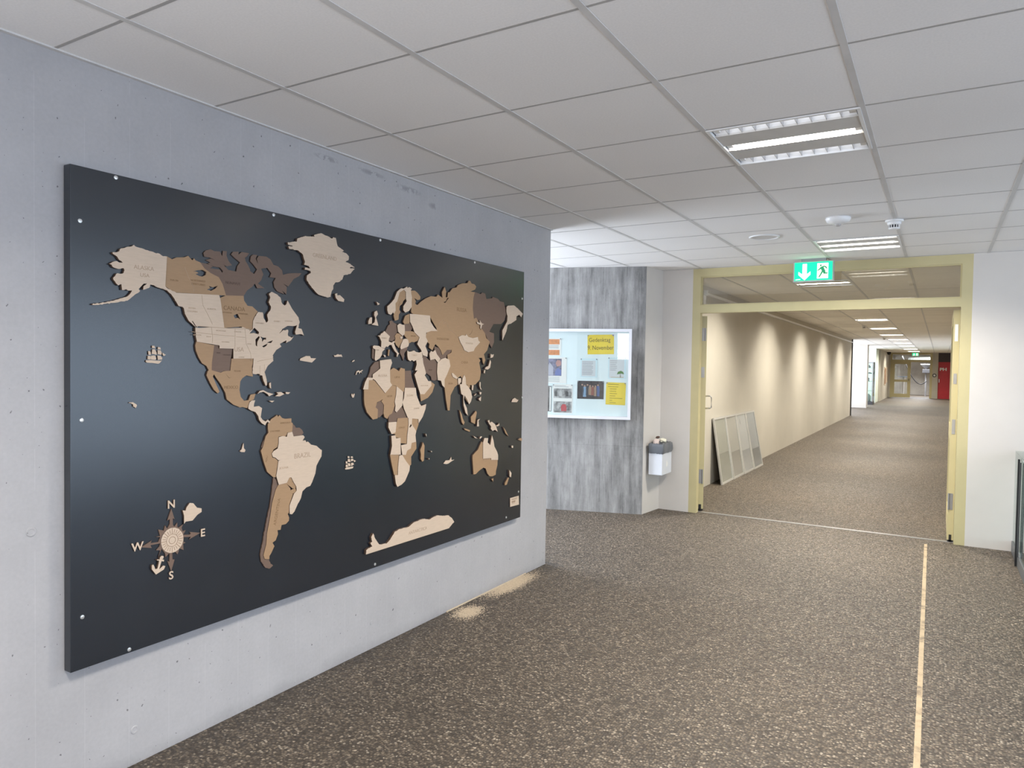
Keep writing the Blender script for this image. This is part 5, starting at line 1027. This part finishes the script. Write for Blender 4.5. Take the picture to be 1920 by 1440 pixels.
# ------------------------------------------------------------------ glass showcase at the right
sc_ = thing('glass_showcase', (0.86, 6.0, 0), 'low glass showcase with a dark steel plinth beside the white wall, at the frame edge', 'display case')
part('plinth', bevel(box(0.575, 1.15, 4.6, 7.56, 0, 0.10), 0.003, 1), plain('dark steel', (0.13, 0.135, 0.14), 0.4, 0.3), sc_)
part('side_pane', box(0.583, 0.589, 7.03, 7.56, 0.10, 0.88), M_GLASSG, sc_)
part('side_pane', box(0.583, 0.589, 4.62, 7.00, 0.10, 0.855), M_GLASSG, sc_)
part('end_pane', box(0.60, 1.14, 7.004, 7.010, 0.10, 0.855), M_GLASSG, sc_)
part('top_pane', box(0.583, 1.145, 4.62, 7.56, 0.88, 0.888), M_GLASSG, sc_)
part('post', box(0.560, 0.574, 7.02, 7.045, 0.0, 0.868), M_BLACK, sc_)
part('post', box(0.565, 0.574, 6.90, 6.92, 0.10, 0.855), M_DARK, sc_)
part('lock_bar', box(0.578, 0.600, 6.90, 6.99, 0.10, 0.125), M_STEEL, sc_)
part('post', box(0.583, 0.597, 4.62, 4.637, 0.10, 0.868), M_BLACK, sc_)

# ------------------------------------------------------------------ spilled sand along the foot of the map wall
M_SAND = plain('pale sand', (0.50, 0.41, 0.30), 0.9, var=0.12, scale=60)
def sand(c, sx, sy, n, ang, label, seed):
    rng = random.Random(seed); b = bmesh.new()
    ca, sa = math.cos(ang), math.sin(ang)
    for k in range(n):
        u, v = rng.gauss(0, sx), rng.gauss(0, sy)
        x, y = c[0]+u*ca-v*sa, c[1]+u*sa+v*ca
        if x < -2.622: x = -2.622+rng.random()*0.02
        r = rng.uniform(0.0016, 0.0042)
        a0 = rng.random()*6.28
        vs = [b.verts.new((x+r*math.cos(a0+q*2.094), y+r*math.sin(a0+q*2.094), 0.0002)) for q in range(3)]
        tp = b.verts.new((x, y, r*0.8))
        for q in range(3): b.faces.new((vs[q], vs[(q+1) % 3], tp))
    return single('spilled_sand', b, M_SAND, label, 'sand', kind='stuff')
sand((-2.575, 4.34), 0.035, 0.135, 9000, 0.0, 'larger patch of pale sand spilled along the foot of the map wall', 5)
sand((-2.515, 3.70), 0.038, 0.06, 3200, 0.15, 'smaller patch of pale sand nearer along the foot of the map wall', 6)
bm = bmesh.new(); tube(bm, [(-2.626, 3.62+0.1*k, 0.003) for k in range(11)], 0.005, 6)
struct('trim_10', bm, M_SAND)

# ------------------------------------------------------------------ far end of the corridor
YE = 47.5
far = bpy.data.objects.new('door_2', None); COL.objects.link(far); far.location = (-1.42, YE, 0); far['kind'] = 'structure'
struct('jamb', box(-2.51, -2.40, YE, YE+0.1, 0, CEIL), M_YEL, far); struct('jamb', box(-0.50, -0.376, YE, YE+0.1, 0, CEIL), M_YEL, far)
struct('head', box(-2.40, -0.50, YE, YE+0.1, 2.52, CEIL), M_YEL, far); struct('transom_bar', box(-2.40, -0.50, YE, YE+0.1, 2.08, 2.22), M_YEL, far)
struct('transom_pane', box(-2.40, -0.50, YE+0.05, YE+0.058, 2.22, 2.52), M_GLASS, far)
lf = bmesh.new()
bx(lf, -2.40, -2.28, YE, YE+0.05, 0.02, 2.08); bx(lf, -1.62, -1.46, YE, YE+0.05, 0.02, 2.08); bx(lf, -2.28, -1.62, YE, YE+0.05, 0.02, 0.23); bx(lf, -2.28, -1.62, YE, YE+0.05, 1.96, 2.08); bx(lf, -2.28, -1.62, YE, YE+0.05, 0.92, 1.06)
lfo = struct('door_leaf', lf, M_YEL, far)
struct('pane', box(-2.28, -1.62, YE+0.02, YE+0.028, 0.23, 1.96), M_GLASS, lfo)
struct('door_handle', box(-1.56, -1.53, YE-0.05, YE, 0.98, 1.12), M_DARK, lfo)
rd = bpy.data.objects.new('door_3', None); COL.objects.link(rd); rd.location = (0.2, YE, 0); rd['kind'] = 'structure'
struct('door_leaf', box(-0.09, 0.49, YE+0.03, YE+0.08, 0.0, 2.10), plain('red painted door', (0.50, 0.022, 0.035), 0.4, var=0.05), rd)
struct('overpanel', box(-0.09, 0.49, YE+0.03, YE+0.08, 2.10, CEIL), plain('dark violet panel', (0.05, 0.035, 0.04), 0.5), rd)
bm = textbm('PH', 0.21, 0.004, offset=0.012); xf(bm, Matrix(((1.35, 0, 0, 0.155), (0, 0, -1, YE+0.03), (0, 1, 0, 1.68), (0, 0, 0, 1))))
struct('door_lettering', bm, M_PAPER, rd)
struct('door_handle', box(-0.05, -0.01, YE-0.02, YE+0.03, 0.93, 1.13), M_STEEL, rd)
exit_sign(-1.40, -1.08, 2.44, 2.60, YE-0.25, 'small green exit sign above the yellow glazed door at the far corridor end', 1.15)
t = thing('wall_clock', (-0.265, YE-0.06, 1.33), 'round white dial in a dark ring on the pillar beside the red door', 'clock')
def disc_y(r, y0, y1, cx, cz, seg=24):
    b = bmesh.new(); A_ = [b.verts.new((cx+r*math.cos(2*math.pi*k/seg), y0, cz+r*math.sin(2*math.pi*k/seg))) for k in range(seg)]; B_ = [b.verts.new((v.co.x, y1, v.co.z)) for v in A_]
    for k in range(seg): b.faces.new((A_[k], A_[(k+1) % seg], B_[(k+1) % seg], B_[k]))
    b.faces.new(A_[::-1]); b.faces.new(B_); bmesh.ops.recalc_face_normals(b, faces=b.faces[:]); return b
part('rim', disc_y(0.105, YE-0.10, YE-0.06, -0.265, 1.33), M_DARK, t)
part('dial', disc_y(0.055, YE-0.106, YE-0.10, -0.265, 1.33), M_PAPER, t)
single('dome_camera', lathe(bmesh.new(), (-2.50, 45.6, CEIL), [(0.10, 0), (0.10, -0.05), (0.08, -0.13), (0.03, -0.16)], 20), M_BLACK, 'dark dome camera under the ceiling near the far corridor end', 'camera', smooth=True)
for k, (ya, yb, z0, z1, c, lb) in enumerate(((43.7, 44.9, 0.78, 1.75, (0.22, 0.12, 0.07), 'long brown framed poster on the cream wall near the yellow door, nearer of two'), (45.7, 46.3, 0.9, 1.75, (0.32, 0.22, 0.16), 'small brown poster on the cream wall near the yellow door, farther of two'))):
    t = thing('wall_poster', (-2.59, (ya+yb)/2, z0), lb, 'poster', 'posters at the far corridor end')
    part('frame', box(-2.60, -2.575, ya, yb, z0, z1), plain('pale wood frame', (0.5, 0.4, 0.28), 0.5), t)
    part('print', box(-2.575, -2.572, ya+0.08, yb-0.08, z0+0.06, z1-0.06), plain('poster print %d' % k, c, 0.6, var=0.5, scale=5), t)
# glass cabinet standing in the far window bay
t = thing('glass_cabinet', (-2.85, 36.7, 0), 'tall glass cabinet with shelves standing between the two white pillars', 'display case')
CXa, CXb, CYa, CYb = -3.15, -2.60, 36.2, 37.3
bm = bmesh.new()
for x in (CXa, CXb-0.04):
    for y in (CYa, CYb-0.04): bx(bm, x, x+0.04, y, y+0.04, 0.14, 1.90)
bx(bm, CXa, CXb, CYa, CYb, 1.90, 1.95)
part('frame', bm, M_GREY, t)
part('plinth', box(CXa, CXb, CYa, CYb, 0, 0.14), M_DARK, t)
for z in (0.62, 1.05, 1.40, 1.66): part('shelf', box(CXa+0.01, CXb-0.01, CYa+0.01, CYb-0.01, z, z+0.02), M_GLASSG, t)
part('front_pane', box(CXa+0.04, CXb-0.04, CYa+0.005, CYa+0.011, 0.14, 1.90), M_GLASSG, t)
part('side_pane', box(CXb-0.011, CXb-0.005, CYa+0.04, CYb-0.04, 0.14, 1.90), M_GLASSG, t)
def model(c, s, prof, label, col):
    single('model_exhibit', lathe(bmesh.new(), c, [(r*s, h*s) for r, h in prof], 14), plain('exhibit '+label[:12], col, 0.5), label, 'exhibit', 'exhibits in the glass cabinet', smooth=True)
model((-2.86, 36.6, 0.14), 0.2, [(0.7, 0), (0.8, 0.4), (0.8, 1.2), (0.5, 1.7), (0.2, 1.8)], 'bulky grey exhibit on the cabinet floor', (0.30, 0.30, 0.32))
model((-2.82, 36.6, 1.07), 0.1, [(0.7, 0), (0.3, 0.4), (0.5, 1.0), (0.2, 1.6)], 'small dark exhibit on the second cabinet shelf', (0.10, 0.10, 0.12))
model((-2.78, 36.6, 1.42), 0.09, [(1.2, 0), (1.0, 0.4), (0.2, 0.6)], 'flat dark exhibit on the third cabinet shelf', (0.08, 0.08, 0.1))
model((-2.80, 36.6, 1.68), 0.08, [(0.6, 0), (0.9, 0.6), (0.4, 1.3), (0.5, 1.6)], 'small grey exhibit on the highest cabinet shelf', (0.2, 0.2, 0.22))
# room beyond the far door
single('ventilation_duct', tube(bmesh.new(), [(-1.7, 52.0, 2.28), (-0.4, 51.6, 2.30), (0.6, 51.4, 2.26)], 0.17, 18), plain('silver foil duct', (0.55, 0.58, 0.57), 0.3, 0.6, var=0.4, scale=14), 'silver duct under the ceiling beyond the far glazed door', 'duct', smooth=True)
pts = [(-2.05+1.35*q/14, 51.0, 2.5-1.75*math.sin(min(1, q/11)*math.pi/2)+(0.0 if q < 11 else 0.10*(q-11)**1.6*0.35)) for q in range(15)]
single('hanging_cable', tube(bmesh.new(), pts, 0.025, 8), M_BLACK, 'black cable hanging in a curve beyond the far glazed door', 'cable', smooth=True)
t = thing('drill_press', (-0.75, 51.8, 0), 'grey machine on a column beyond the open half of the far door', 'machine')
part('column', tube(bmesh.new(), [(-0.75, 51.8, 0.0), (-0.75, 51.8, 2.0)], 0.05, 12), M_GREY, t)
part('head', bevel(box(-0.95, -0.55, 51.55, 51.95, 1.45, 1.70), 0.02, 2), M_DARK, t)
part('hood', lathe(bmesh.new(), (-0.75, 51.8, 1.75), [(0.10, 0), (0.32, 0.22), (0.32, 0.28)], 20), M_GREY, t)
t = thing('work_table', (-1.95, 50.5, 0), 'pale pedestal table with blue items, seen through the far glazed door', 'table')
part('pedestal', lathe(bmesh.new(), (-1.95, 50.5, 0), [(0.25, 0), (0.25, 0.03), (0.07, 0.06), (0.07, 1.18)], 18), M_WENAM, t)
part('table_top', lathe(bmesh.new(), (-1.95, 50.5, 1.18), [(0.32, 0), (0.32, 0.03)], 24), plain('blue top', (0.10, 0.18, 0.32), 0.5), t)
